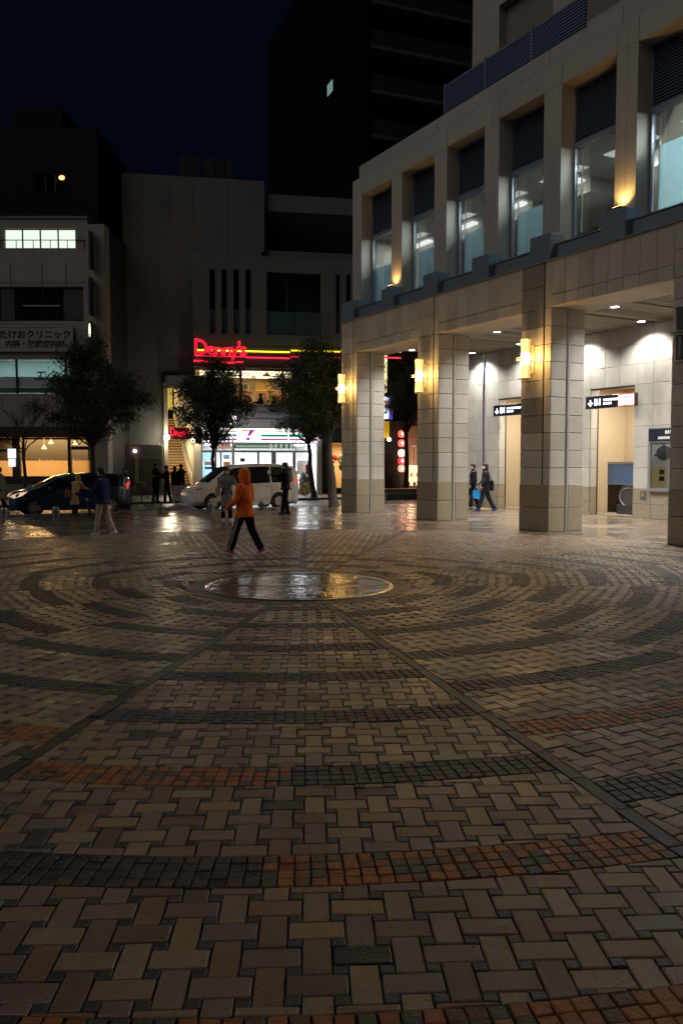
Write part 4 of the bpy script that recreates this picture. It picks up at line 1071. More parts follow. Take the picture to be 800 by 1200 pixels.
inst('letter_tubes', me, ns, (0, -.06, 0)); inst('letter_faces', mf, ns, (0, 0, 0))
b = MB(); b.sweep([(-.05, -.05, -.02), (2.0, -.05, -.10), (2.7, -.05, -.04)], .05, 8); b.build('underline', glow('neon_red_tube', (1.0, .016, .05), 1.9), ns, smooth=True)
b = MB(); b.box(0, qx1 - qx0, .06, .10, .18, .24); b.box(0, qx1 - qx0, .06, .10, .7, .76); b.build('mounting_rail', frame_m, ns)

# convenience store sign box
qx0, qx1, qz0, qz1 = D.rect(237, 502, 372.5, 518.2, -.9)
cs = fthing(D, 'store_sign', 'glowing white convenience store fascia sign with orange, green and red stripes and a 7', 'sign', qx0, -.95, qz0)
w_ = qx1 - qx0; h_ = qz1 - qz0; kx = w_ / 135.5
b = MB(); b.cbox(0, w_, 0, .34, 0, h_, .01); b.build('box', M('sign_box_white', (.8, .8, .8), .4, emit=(.95, .97, 1.0), es=1.5), cs)
for a, c_ in ((2, 39.5), (68, 99.5), (101, 134)):
    for z0, z1, cc, es in ((.70, .80, (1.0, .42, .16), .95), (.38, .57, (.0, .36, .16), .9), (.12, .26, (.62, .03, .30), .9)):
        b = MB(); b.box(a * kx, c_ * kx, -.012, -.002, z0 * h_, z1 * h_); b.build('stripe', glow('stripe_%d' % (cc[0] * 100), cc, es), cs)
x7 = 54 * kx
b = MB(); b.add([(x7 - .42, 0, .80 * h_), (x7 + .02, 0, .80 * h_), (x7 + .02, 0, .91 * h_), (x7 - .42, 0, .91 * h_)], [(0, 1, 2, 3)]); 
b2 = MB()
def slab2(pts, mt, name):
    b = MB(); b.rings([[(x, -.004, z) for x, z in pts], [(x, -.02, z) for x, z in pts]]); b.build(name, mt, cs)
slab2([(x7 - .40, .76 * h_), (x7 + .02, .76 * h_), (x7 + .02, .90 * h_), (x7 - .40, .90 * h_)], glow('seven_orange', (1, .35, .12), 1.1), 'seven_bar')
slab2([(x7 - .12, .44 * h_), (x7 + .06, .44 * h_), (x7 + .36, .90 * h_), (x7 + .06, .90 * h_)], glow('seven_purple', (.48, .02, .38), .9), 'seven_stem')
slab2([(x7 - .16, .12 * h_), (x7 + .02, .12 * h_), (x7 + .06, .36 * h_), (x7 - .16, .36 * h_)], glow('seven_purple', (.48, .02, .38), .9), 'seven_foot')
lamp('AREA', 'sign_glow', 55, (.95, .97, 1.0), cs, (w_ / 2, -.25, h_ / 2), (w_, .6), (R(90), 0, 0))

# shop front
fz = D.px(300, 519, -.3)[1]
shopf = M('shop_frame', (.16, .15, .14), .45, metal=.3)
hx0, hx1 = D.px(237, 550, -.2)[0], D.px(371, 550, -.2)[0]
b = MB(); b.room(hx0, hx1, .0, 6.5, 0.02, 3.0, (0, 1, 2)); sr = b.build('shop_room', [M('shop_wall', (.75, .77, .78), .7), M('shop_floor', (.5, .5, .48), .3), white_p], db)
for yy in (.9, 2.4, 4.2):
    b = MB(); b.box(hx0 + .2, hx1 - .2, yy, yy + .22, 2.93, 2.98); b.build('ceiling_tube', glow('shop_tube', (.94, .98, 1.0), 16), db)
lamp('AREA', 'shop_light', 1000, (.93, .97, 1.0), db, ((hx0 + hx1) / 2, 2.0, 2.9), (6, 2.2))
cols_ = [D.px(x, 550, -.2)[0] for x in (237, 247, 252.5, 259, 272, 275, 301, 304, 318.5, 322, 341.5, 346, 368, 371)]
zt_, zm_ = D.px(300, 520.5, -.2)[1], D.px(300, 529, -.2)[1]
holes = []
for a, c_ in ((237.5, 251), (255, 271), (275, 346)): holes.append((D.px(a, 525, -.2)[0], D.px(c_, 525, -.2)[0], zm_ + .06, zt_))
for a, c_ in ((237.5, 251.5), (254, 258), (260, 272), (275, 301.5), (304, 318), (323.5, 343), (346.5, 362)): holes.append((D.px(a, 550, -.2)[0], D.px(c_, 550, -.2)[0], .25 if a not in (260, 275) else .03, zm_ - .06))
holes.append((D.px(347, 525, -.2)[0], D.px(362, 525, -.2)[0], zm_ + .06, zt_))
b = MB(); b.wall(hx0, D.px(362.5, 550, -.2)[0], 0.0, fz + .3, holes, -.2, -.12); fr = b.build('shop_frame', shopf, db)
for h_i in holes:
    b = MB(); b.box(h_i[0], h_i[1], -.165, -.155, h_i[2], h_i[3]); b.build('pane', clear, fr)
# tinted side pane, posters, banner with white print
q = D.rect(237.7, 531, 251, 577, -.19); b = MB(); b.box(q[0], q[1], -.150, -.140, .26, zm_ - .07); b.build('tinted_film', frosted('film_blue', (.55, .72, .75), .2), db)
for (a, y0, c_, y1, cc) in ((255.5, 519.5, 270.5, 526, (.75, .45, .35)), (262, 541, 270, 547, (.85, .25, .05)), (262, 533, 269, 538, (.3, .55, .7)), (264, 546, 269.5, 549, (.05, .45, .15)), (281.5, 537, 287, 541, (.03, .03, .06)), (306, 548, 314, 552, (.7, .1, .1)), (240, 547, 250, 550, (.10, .15, .45)), (240, 541, 249, 545, (.75, .40, .42)), (348, 540, 361, 556, (.75, .75, .7))):
    q = D.rect(a, y0, c_, y1, -.19); b = MB(); b.box(q[0], q[1], -.176, -.168, q[2], q[3]); b.build('window_poster', M('sticker_%d' % (a * 10 + y0), cc, .6), db)
qx = D.rect(275, 520.5, 345, 525.5, -.26); b = MB(); b.box(qx[0], qx[1], -.28, -.26, qx[2], qx[3]); b.build('green_banner', M('banner_green', (.03, .20, .08), .6), db)
b = MB(); x = qx[0] + .1
for i in range(15): b.box(x, x + .12, -.288, -.281, qx[2] + .06, qx[3] - .07); x += .155
b.build('banner_print', M('print_pale', (.7, .75, .7), .6), db, kind='stuff')
for i in range(5):
    x = D.px(317.5 + i * 6, 522, -.28)[0]; b = MB(); b.ball((x, -.29, (qx[2] + qx[3]) / 2), (.09, .01, .15), 10, 8); b.build('banner_figure', M('print_pale', (.7, .75, .7), .6), db)
# shelves with goods
for yy in (2.4, 4.4, 6.2):
    for xx in [hx0 + .3 + i * 1.25 for i in range(5)]:
        b = MB(); b.cbox(xx, xx + 1.0, yy, yy + .4, .02, 1.45, .01); b.build('shelf', M('shelf_white', (.7, .7, .7), .5), db)
    gd = MB()
    for i in range(70):
        x = rw.uniform(hx0 + .3, hx1 - .8); z = rw.choice((.25, .6, .95, 1.25)); h = rw.uniform(.12, .26); gd.box(x, x + rw.uniform(.08, .2), yy - .14, yy - .01, z, z + h, i % 5)
    gd.build('goods', [M('goods_%d' % i, c_, .5) for i, c_ in enumerate(((.7, .1, .08), (.75, .55, .1), (.1, .35, .15), (.12, .2, .5), (.8, .75, .7)))], db, kind='stuff')
# white return wall at the right end of the shop
q = D.px(371, 550, -.2); xw = D.px(362.6, 550, -.2)[0]
b = MB(); b.cbox(D.px(372, 550, -1.2)[0], D.px(377.5, 550, -1.2)[0], -1.1, -.9, 0.0, fz + .2, .01); b.build('end_pier', white_p, db)
b = MB(); b.box(D.px(377, 550, -1.2)[0] - .06, D.px(377.5, 550, -1.2)[0], -.9, 6, 0.0, fz + .2); b.build('return_wall', white_p, db)
b = MB(); b.box(xw + .02, D.px(372, 550, -1.0)[0] - .02, -.5, -.38, .1, 2.7); b.build('bright_case', M('case_glow', (.7, .7, .7), .5, emit=(.92, .96, 1), es=1.6), db)
b = MB(); b.cbox(D.px(351, 560, -.7)[0], D.px(365, 560, -.7)[0], -.75, -.42, .05, .95, .02); b.build('yellow_stand', M('yellow_stand', (.55, .42, .08), .5), db)
b = MB(); b.cbox(D.px(358, 545, -.8)[0], D.px(363.5, 545, -.8)[0], -.95, -.76, 1.15, 1.75, .03); b.build('red_box', M('red_box', (.5, .02, .02), .4), db)
# staircase up to the restaurant
st_m = M('stair_tread', (.52, .36, .17), .6, var=.15, vs=4); st_r = M('stair_riser', (.20, .12, .05), .7)
N_ = 27
for i in range(N_):
    x_s = -.085 * i; y_s = .25 + .27 * i; z = .175 * (i + 1)
    b = MB(); b.cbox(stair[0] + .0 + x_s, stair[1] - .10 + x_s * .55, y_s - .02, y_s + .29, z - .05, z, .008); t_ = b.build('stair_tread', st_m, db)
    b = MB(); b.box(stair[0] + .0 + x_s, stair[1] - .10 + x_s * .55, y_s + .02, y_s + .05, z - .175, z - .051); b.build('stair_riser', st_r, t_)
wallc = M('stair_wall', (.66, .56, .38), .75, var=.06)
def slant(x, t0, t1, th, zlo, zhi, name, mt):
    """wall along the flight: plan from step t0 to t1"""
    p = []
    for t in (t0, t1): p.append((x + (-.085 * .55 if x > 3 else -.085) * t, .25 + .27 * t, .175 * t))
    b = MB(); v = []
    for (xx, yy, zz) in p: v += [(xx, yy, zlo(zz)), (xx + th, yy, zlo(zz)), (xx + th, yy, zhi(zz)), (xx, yy, zhi(zz))]
    b.add(v, [(0, 1, 2, 3), (7, 6, 5, 4), (0, 4, 5, 1), (1, 5, 6, 2), (2, 6, 7, 3), (3, 7, 4, 0)]); return b.build(name, mt, db)
slant(stair[1] - .095, 0, N_, .05, lambda z: 0, lambda z: z + .85, 'stair_parapet', wallc)
slant(stair[0] - .12, 0, N_, .10, lambda z: 0, lambda z: 7.2, 'stair_wall', wallc)
slant(stair[1] - .03, 0, N_, .10, lambda z: 0, lambda z: 7.2, 'stair_wall', wallc)
b = MB(); b.sweep([(stair[1] - .12, .15, .98), (stair[1] - .12 - .047 * N_, .25 + .27 * N_, .175 * N_ + .96)], .035, 8); b.build('handrail', alu, db, smooth=True)
b = MB(); b.box(stair[0] - 2.6, stair[1] - 2.4, .25 + .27 * N_ + .3, .25 + .27 * N_ + .5, 3, 8); b.build('stair_end_wall', wallc, db)
b = MB(); b.box(stair[0] - 2.6, stair[1] + .1, .45, .25 + .27 * N_ + .5, 7.2, 7.35); b.build('stair_ceiling', wallc, db)
for t in (4, 14, 24): lamp('POINT', 'stair_light', 150, (1, .84, .55), db, (stair[0] + .7 - .1 * t, .3 + .27 * t, .175 * t + 2.3), .1)
q = D.rect(195.5, 455, 202, 480, 5.5); b = MB(); b.box(q[0], q[1], 5.6, 5.66, q[2], q[3]); b.build('menu_poster', M('menu_yellow', (.6, .5, .08), .5, emit=(.7, .6, .1), es=.3), db)
bx(D, db, 'stair_pier', M('pier_white', (.55, .50, .42), .7), 192.5, 455, 197, 584, -.35, -.004, .01)
bx(D, db, 'entry_wall', M('pier_cream', (.62, .54, .42), .75), 228.5, 520, 236.5, 584, -.25, -.004, .01)
bx(D, db, 'stair_lintel', conc, 193, 440, 238, 455, -.2, -.004, .01)
# small red name sign under the tree, lamps by the stair
q = D.rect(200, 502, 222, 514, -.9)
s2 = fthing(D, 'small_neon_sign', 'small red lit name sign over the stair entrance, half hidden by leaves', 'sign', q[0], -.8, q[2])
me = text_mesh("Denny's", 1.0, depth=.02, spacing=.9, offset=.015); fit(me, q[1] - q[0], q[3] - q[2], 0); me.materials.append(glow('neon_red_tube', (1.0, .016, .05), 1.9)); inst('lettering', me, s2, (0, -.05, 0))
b = MB(); b.box(0, q[1] - q[0], 0, .05, -.03, q[3] - q[2] + .05); b.build('board', M('board_dark_red', (.12, .01, .01), .5), s2)
for i, (px_, py_) in enumerate(((195.5, 512.5), (226, 516))):
    q = D.px(px_, py_, -.5)
    l_ = fthing(D, 'globe_lamp', ['bright globe lamp on the white pier left of the stairs', 'bright small lamp on the cream wall right of the stairs'][i], 'lamp', q[0], -.5, q[1], 'globe lamps beside the stairs')
    b = MB(); b.ball((0, 0, 0), .16 if i == 0 else .12, 14, 10); b.build('globe', glow('globe_glow', (1, .93, .78), 15), l_, smooth=True)
    b = MB(); b.box(-.03, .03, .1, .26, -.03, .03); b.build('arm', alu, l_)
    lamp('POINT', 'globe_light', 70 if i == 0 else 22, (1, .86, .6), l_, (0, -.3, 0), .15)
# low gate block left of the stairs
gt = fthing(D, 'gate_block', 'grey metal clad gate wall with a small pink lamp left of the staircase', 'wall')
x_0, x_1, z_0, z_1 = D.rect(147.5, 521, 191.5, 584, -.8)
b = MB(); b.cbox(x_0, x_1, -.8, -.1, 0, z_1, .02); b.build('wall', M('gate_grey', (.20, .185, .16), .6, var=.1), gt)
bx(D, gt, 'door', M('gate_door', (.16, .15, .13), .5), 164, 537, 190, 583, -.84, -.804, .01)
bx(D, gt, 'notice', M('notice_paper', (.5, .42, .25), .7), 158, 535, 163, 566, -.83, -.804)
bx(D, gt, 'paper', M('paper_white', (.6, .58, .5), .7), 158.8, 544, 161.5, 552, -.845, -.832)
q = D.px(158.3, 528.5, -.86); b = MB(); b.ball((q[0], -.87, q[1]), .10, 10, 8); b.build('lamp', glow('pink_lamp', (1, .62, .80), 5), gt, smooth=True)
for k in range(4):
    b = MB(); x = x_0 + .5 + k * .45; b.lathe([(.03, z_1), (.05, z_1 + .08), (.01, z_1 + .12)], 8, c=(x, -.45)); b.build('spike', alu, gt)
# rooftop units
for i, (a, y0, c_, y1) in enumerate(((212, 184, 234, 207), (240, 186, 252, 208), (253, 187, 264, 209), (265, 189, 274, 210))):
    x_0, x_1, z_0, z_1 = D.rect(a, y0, c_, y1, 2.5); zb_ = zt1 - .05
    u_ = fthing(D, 'rooftop_unit', 'dark rooftop air unit, %s on the blank grey building' % ('widest and leftmost', 'second from left', 'third from left', 'rightmost')[i], 'air conditioner', x_0, 2.5, zb_, 'units on the flat roof')
    w_ = x_1 - x_0; h_ = max(.8, z_1 - zb_); b = MB(); b.cbox(0, w_, 0, .8, .08, h_, .03); b.build('casing', M('unit_grey', (.03, .03, .03), .8), u_)
    b = MB(); b.lathe([(.32 * min(1, w_), h_ ), (.30 * min(1, w_), h_ + .08), (.05, h_ + .04)], 14, c=(w_ / 2, .4)); b.build('fan', black, u_)
    b = MB(); b.box(.05, w_ - .05, .1, .7, -.06, .08); b.build('base', conc_d, u_)

# --- next shops seen past the trees and between the columns
sb2 = fthing(D, 'side_shops', 'low shops right of the convenience store with a warm window and lit signs', 'building')
xa, xb = D.px(379, 550, -.4)[0], 14.4
b = MB(); b.wall(xa, xb, 0, 4.0, [(xa + .25, xb - .15, .35, 3.0)], -.4, -.2); b.build('wall', M('shop_dark', (.05, .045, .04), .7), sb2)
b = MB(); b.room(xa + .2, xb, -.2, 2.6, .3, 3.0, (0, 1, 2)); b.build('room', [M('shop_warm', (.65, .48, .28), .8), M('shop_wfloor', (.4, .26, .12), .6), white_p], sb2)
lamp('AREA', 'shop_warm_light', 120, (1, .78, .45), sb2, ((xa + xb) / 2, .9, 2.9), (1.4, .8))
for i in range(26):
    x = rw.uniform(xa + .3, xb - .3); z = rw.uniform(.7, 2.3); r_ = rw.uniform(.10, .24)
    b = MB(); b.ball((x, rw.uniform(.2, 1.2), z), (r_, .08, r_), 8, 6); b.build('wreath', M('wreath_%d' % (i % 4), ((.05, .12, .05), (.45, .05, .04), (.6, .5, .35), (.12, .08, .05))[i % 4], .7), sb2)
# beyond the first bay
FS = Frame(*D.w(14.0, 5.0).xy, R(10))
fs_ = fthing(FS, 'corner_shop', 'small shop with a cream tiled wall seen between the two leftmost columns', 'building')
wt = M('tile_cream', (.34, .30, .23), .7, var=.2, vs=5)
def brick_wall(o, F, x0, x1, z0, z1, d):
    n = int((x1 - x0) / .62); m_ = int((z1 - z0) / .62)
    for i in range(n):
        for j in range(m_):
            panel('wall_tile', (x1 - x0) / n - .015, (z1 - z0) / m_ - .015, .03, wt, o, (x0 + i * (x1 - x0) / n, d, z0 + j * (z1 - z0) / m_))
xq = lambda p, d=0: FS.px(p, 545, d)[0]
b = MB(); b.box(xq(440), xq(520), .02, 4, 0, 4.4); b.build('wall', joint, fs_)
brick_wall(fs_, FS, xq(478), xq(520), .1, 4.3, .018)
b = MB(); b.box(xq(452), xq(468), -.05, .0, .1, 3.4); b.build('dark_front', void, fs_)
b = MB(); b.box(xq(440), xq(520), -.3, .1, 4.4, 4.6); b.build('roof_edge', conc_d, fs_)
b = MB(); b.wall(xq(481.5), xq(487), 1.0, 3.0, [(xq(482.3), xq(486.2), 1.1, 2.9)], -.06, .0); b.build('window_frame', white_p, fs_)
sh = fthing(FS, 'display_case', 'glowing glass display case at the foot of the corner shop', 'display case', xq(475.5, -.6), -.9, 0)
w_ = xq(491, -.6) - xq(475.5, -.6)
b = MB(); b.wall(0, w_, 0, 1.75, [(.05, w_ - .05, .35, 1.68)], 0, .5); b.build('frame', alu, sh)
b = MB(); b.box(.05, w_ - .05, .4, .45, .35, 1.68); b.build('back', M('case_warm', (.8, .65, .4), .6, emit=(1, .74, .40), es=1.5), sh)
for k in range(4): b = MB(); b.lathe([(.09, .36 + (k % 2) * .6), (.11, .5 + (k % 2) * .6), (.03, .62 + (k % 2) * .6)], 8, c=(.15 + k * (w_ - .3) / 3, .2)); b.build('dish', M('dish_%d' % (k % 2), ((.15, .06, .03), (.6, .5, .4))[k % 2], .5), sh)
b = MB(); b.box(.05, w_ - .05, .1, .4, .95, .97); b.build('shelf', alu, sh)
for i, (yy, cc) in enumerate(((508.5, (1, .12, .08)), (519.5, (1, .14, .10)), (531, (1, .75, .5)), (540, (.9, .05, .05)), (549, (1, .35, .22)))):
    q = FS.px(470.3, yy, -1.2)
    l_ = fthing(FS, 'lantern', 'glowing paper lantern by the corner shop, %s' % ('topmost of its string of red ones', 'second from the top, red', 'pale one in the middle of the string', 'deep red, fourth from the top', 'lowest and pinkest')[i], 'lantern', q[0], -1.2, q[1], 'lanterns hung in a column')
    b = MB(); b.lathe([(.10, -.24), (.21, -.16), (.24, 0), (.21, .16), (.10, .24)], 14); b.build('paper', glow('lantern_%d' % i, cc, 1.8 if i != 2 else 2.2), l_, smooth=True)
    b = MB(); b.cyl((0, 0), .11, .235, .28, 12); b.build('top_ring', black, l_); b = MB(); b.cyl((0, 0), .11, -.28, -.235, 12); b.build('bottom_ring', black, l_)
    b = MB(); b.box(-.09, .09, -.245, -.235, -.03, .04); b.box(-.03, .03, -.245, -.235, -.13, .13); b.build('mark', glow('lantern_mark', (1, .9, .75), 2.2), l_)
lamp('POINT', 'lantern_light', 140, (1, .45, .25), fs_, (xq(470), -1.8, 2.0), .3)
vs_ = fthing(FS, 'vertical_sign', 'tall glowing yellow and white vertical sign beside the leftmost column', 'sign', *(lambda q: (q[0], -.5, q[1]))(FS.px(446, 460, -.5)))
hh = FS.px(446, 416, -.5)[1] - FS.px(446, 460, -.5)[1]; ww = xq(453.3, -.5) - xq(446, -.5)
b = MB(); b.cbox(0, ww, 0, .25, 0, hh, .01); b.build('box', M('vsign', (.8, .7, .3), .5, emit=(1, .86, .42), es=1.6), vs_)
for k in range(5): b = MB(); b.box(.12, ww - .2, -.012, -.002, .25 + k * hh / 5.2, .25 + k * hh / 5.2 + .16); b.build('print', glow('vsign_ink', (1, .35, .03), .9), vs_)
ps = fthing(FS, 'pole_sign', 'white box sign with purple edge on a post behind the first column', 'sign', *(lambda q: (q[0], -.6, q[1]))(FS.px(444, 490.5, -.6)))
ww = xq(455.3, -.6) - xq(444, -.6); hh = FS.px(446, 465, -.6)[1] - FS.px(446, 490.5, -.6)[1]
b = MB(); b.cbox(0, ww, 0, .3, 0, hh, .05); b.build('box', M('psign', (.8, .8, .8), .5, emit=(.9, .93, 1.0), es=1.5), ps)
b = MB(); b.cbox(ww + .06, ww + .26, -.02, .32, -.05, hh + .05, .02); b.build('edge_light', M('psign_edge', (.05, .05, .4), .4, emit=(.10, .10, .6), es=.5), ps)
for zz, cc in ((.72, (1, .4, .1)), (.5, (.55, .03, .35)), (.22, (.02, .4, .2))):
    b = MB(); b.box(.2, ww - .1, -.012, -.002, zz * hh, zz * hh + .12 * hh); b.build('mark', glow('pmark_%d' % (zz * 100), cc, .9), ps)
b = MB(); b.box(.1, .2, .1, .2, -FS.px(446, 490.5, -.6)[1], 0); b.build('post', dark_steel, ps)
yb = fthing(FS, 'yellow_box_sign', 'plain yellow box sign under the white one behind the first column', 'sign', *(lambda q: (q[0], -.55, q[1]))(FS.px(446, 513.5, -.55)))
ww = xq(456, -.55) - xq(446, -.55); hh = 1.1
b = MB(); b.cbox(0, ww, 0, .2, 0, hh, .02); b.build('box', M('ybox', (.6, .38, .01), .5, emit=(.8, .5, .01), es=.35), yb); b = MB(); b.box(.1, ww - .1, .2, .5, .4, .5); b.build('bracket', alu, yb)
q = FS.px(455.8, 515, -.9)
gl = fthing(FS, 'globe_lamp', 'white globe lamp below the yellow box sign beyond the arcade', 'lamp', q[0], -.9, q[1]); b = MB(); b.ball((0, 0, 0), .12, 12, 8); b.build('globe', glow('globe_glow', (1, .93, .78), 15), gl, smooth=True); b = MB(); b.box(-.02, .02, .08, .9, -.02, .02); b.build('arm', alu, gl)
st_ = fthing(A, 'stone_step', 'low brown stone step lit by the lanterns between the first two columns', 'step', -9.0, 8.0, 0)
b = MB(); b.cbox(-2.6, -1.4, -.6, 9, -.1, .42, .02); b.build('upper_step', M('step_brown', (.28, .17, .09), .5, var=.2), st_); b = MB(); b.cbox(-1.39, -.6, -.6, 9, -.1, .20, .02); b.build('lower_step', M('step_grey', (.10, .10, .105), .5), st_)

# --- apartment tower against the night sky
tb = fthing(TW, 'apartment_tower', 'tall dark apartment tower with long balconies rising behind the arcade', 'building')
dk = M('tower_dark', (.007, .009, .015), 1.0, var=.1, spec=0.0)
b = MB(); b.box(0, 15, 1.6, 24, 0, 41); b.box(0, .35, 0, 1.6, 0, 41); b.build('wall', dk, tb)
for f in range(2, 14):
    z = f * 2.95 + .35
    b = MB(); b.cbox(.36, 15, -.05, 1.59, z, z + .24, .01); sl_ = b.build('balcony_slab', M('tower_slab', (.11, .105, .10), .8), tb)
    b = MB(); b.box(.40, 15, -.02, .06, z + .245, z + 1.30); b.build('balcony_front', M('tower_parapet', (.030, .030, .032), .7), sl_)
    for k in range(4):
        x = 1.6 + k * 3.4; b = MB(); b.box(x, x + 1.6, 1.54, 1.59, z + .3, z + 2.4); b.build('balcony_window', dark_glass, sl_)
    b = MB(); x = rw.uniform(5, 8); b.cbox(x, x + .7, 1.0, 1.3, z + .3, z + .9 + .8, .02); b.build('air_unit', M('tower_unit', (.10, .10, .10), .7), sl_)
for px_, py_, w in ((446.5, 119, .30), (454.5, 120, .5)):
    q = TW.px(px_, py_, 1.4); b = MB(); b.box(q[0] - w / 2, q[0] + w / 2, 1.45, 1.52, q[1] - .16, q[1] + .16); b.build('lit_pane', glow('cool_pane', (.45, .75, .65), .22), tb)
# the small lit window on its left flank
sx, sy, sw = ray(387, 104); t = None
X0 = TW.o; nn = (-TW.u[0], -TW.u[1]); t = (X0[0] * TW.u[0] + X0[1] * TW.u[1]) / (sx * TW.u[0] + sy * TW.u[1])
ly = (t * sx - X0[0]) * TW.n[0] + (t * sy - X0[1]) * TW.n[1]; lz = CAM_H + t * sw
b = MB(); b.box(-.06, -.01, ly - .55, ly + .55, lz - .35, lz + .45); b.build('lit_window', glow('cool_window', (.50, .85, .80), .30), tb)
# ------------------------------------------------------------------ trees
bark = M('bark', (.060, .048, .036), .85, var=.3, vs=12, bump=.6, bs=30)
LEAF = [M('leaf_%d' % i, c, .45, var=.25, vs=4) for i, c in enumerate(((.030, .052, .020), (.042, .070, .025), (.055, .078, .028), (.024, .040, .018)))]
def tree(name, label, x, y, ht, tr, r0, cz, crx, crz, nclump, seed, lean=(0, 0), group='street trees along the kerbs', leaf=.15, fork=.42):
    rt = random.Random(seed)
    root = thing(name, label, 'tree', (x, y, 0), 0, group)
    tb = MB(); top = Vector((lean[0], lean[1], tr))
    pts = [Vector((0, 0, -.15)), Vector((0, 0, .15))]; rr = [r0 * 1.5, r0 * 1.1]
    for k in range(1, 7):
        t = k / 6; pts.append(Vector((lean[0] * t + rt.uniform(-.04, .04), lean[1] * t + rt.uniform(-.03, .03), tr * t))); rr.append(r0 * (1.05 - .45 * t))
    tb.sweep(pts, rr, 9); tips = []
    cc = Vector((lean[0], lean[1], cz))
    for k in range(nclump):
        # clump centres fill a ragged crown
        while True:
            v = Vector((rt.uniform(-1, 1), rt.uniform(-1, 1), rt.uniform(-1, 1)))
            if .12 < v.length < 1: break
        v *= rt.uniform(.82, 1.08)
        wide = 1.0 - .35 * max(0, v.z)
        tips.append(cc + Vector((v.x * crx * wide, v.y * crx * wide, v.z * crz)))
    for i, p in enumerate(tips):
        if i % 2 == 0:
            s = pts[rt.randrange(6, 8)].copy(); m_ = (s + p) / 2 + Vector((rt.uniform(-.2, .2), rt.uniform(-.2, .2), rt.uniform(-.05, .35)))
            tb.sweep([s, (s + m_) / 2, m_, p], [r0 * .42, r0 * .3, r0 * .2, .012], 6)
    tb.build('trunk', bark, root, smooth=True)
    lb = MB()
    for p in tips:
        cr = rt.uniform(.28, .62); nl = int(200 * cr * cr / .2) + 60; mi0 = rt.randrange(4)
        for _ in range(nl):
            d = Vector((rt.gauss(0, 1), rt.gauss(0, 1), rt.gauss(0, .75))) * cr * .55
            c = p + d; s = leaf * rt.uniform(.6, 1.25)
            e = Euler((rt.uniform(-1.2, 1.2), rt.uniform(-1.2, 1.2), rt.uniform(0, 6.28))).to_matrix()
            a, b_ = e @ Vector((s, 0, 0)), e @ Vector((0, s * .36, 0)); u = e @ Vector((0, 0, s * .12))
            lb.add([c - a * .5, c - b_ * .5 + u, c + a * .5, c + b_ * .5 + u], [(0, 1, 2, 3)], mi0 if rt.random() < .6 else rt.randrange(4))
    lb.build('crown', LEAF, root)
    return root
# positions from where their trunks meet the ground
tree('leafy_tree', 'broad dark leafy tree in front of the clinic beside the blue car', -11.0, 36.3, 7.2, 3.0, .13, 4.75, 2.25, 2.2, 80, 2)
tree('leafy_tree', 'dense dark tree hiding the neon name left of the store front', -6.72, 43.0, 7.6, 3.0, .12, 5.1, 2.1, 2.5, 92, 5)
tree('leafy_tree', 'dark tree with slightly curved trunk in front of the right end of the store', -1.45, 43.0, 7.6, 3.4, .15, 5.4, 2.1, 2.45, 84, 8, lean=(-.35, 0))
tree('leafy_tree', 'dark thick trunked tree at the plaza edge just left of the arcade', -.33, 33.6, 6.6, 3.3, .19, 4.9, 1.5, 1.9, 62, 13, lean=(-.25, 0.1))
tree('leafy_tree', 'dark tree beyond the arcade filling the gap above the lanterns', 3.95, 50.2, 8.5, 4.2, .16, 6.7, 1.6, 2.2, 46, 17)
def bare_tree(name, label, x, y, ht, seed):
    rt = random.Random(seed); root = thing(name, label, 'tree', (x, y, 0), 0, 'street trees along the kerbs'); tb = MB(); br = MB()
    main = [Vector((0, 0, -.1)), Vector((.03, 0, 1.2)), Vector((-.05, 0, 2.4)), Vector((.02, 0, 3.2))]
    tb.sweep(main, [.11, .085, .07, .05], 8)
    def grow(p, d, L, r, lv):
        q = p + d * L * .5 + Vector((rt.uniform(-.08, .08), rt.uniform(-.08, .08), .03)); e = p + d * L + Vector((0, 0, .08 * L))
        br.sweep([p, q, e], [r, r * .8, r * .55], 5)
        if lv == 0: return
        for _ in range(3):
            n = (d + Vector((rt.uniform(-.8, .8), rt.uniform(-.8, .8), rt.uniform(-.25, .5)))).normalized()
            grow(p.lerp(e, rt.uniform(.45, 1)), n, L * rt.uniform(.55, .8), r * .55, lv - 1)
    for k in range(9):
        t = rt.uniform(.45, 1.0); p = main[1].lerp(main[3], t); a = rt.uniform(0, 6.28)
        grow(p, Vector((math.cos(a) * .8, math.sin(a) * .5, rt.uniform(.4, 1.0))).normalized(), rt.uniform(.8, 1.3), .032, 3)
    tb.build('trunk', bark, root, smooth=True); br.build('branches', bark, root, smooth=True)
bare_tree('bare_tree', 'small bare branched tree in front of the warm restaurant window', -14.9, 38.6, 5, 4)

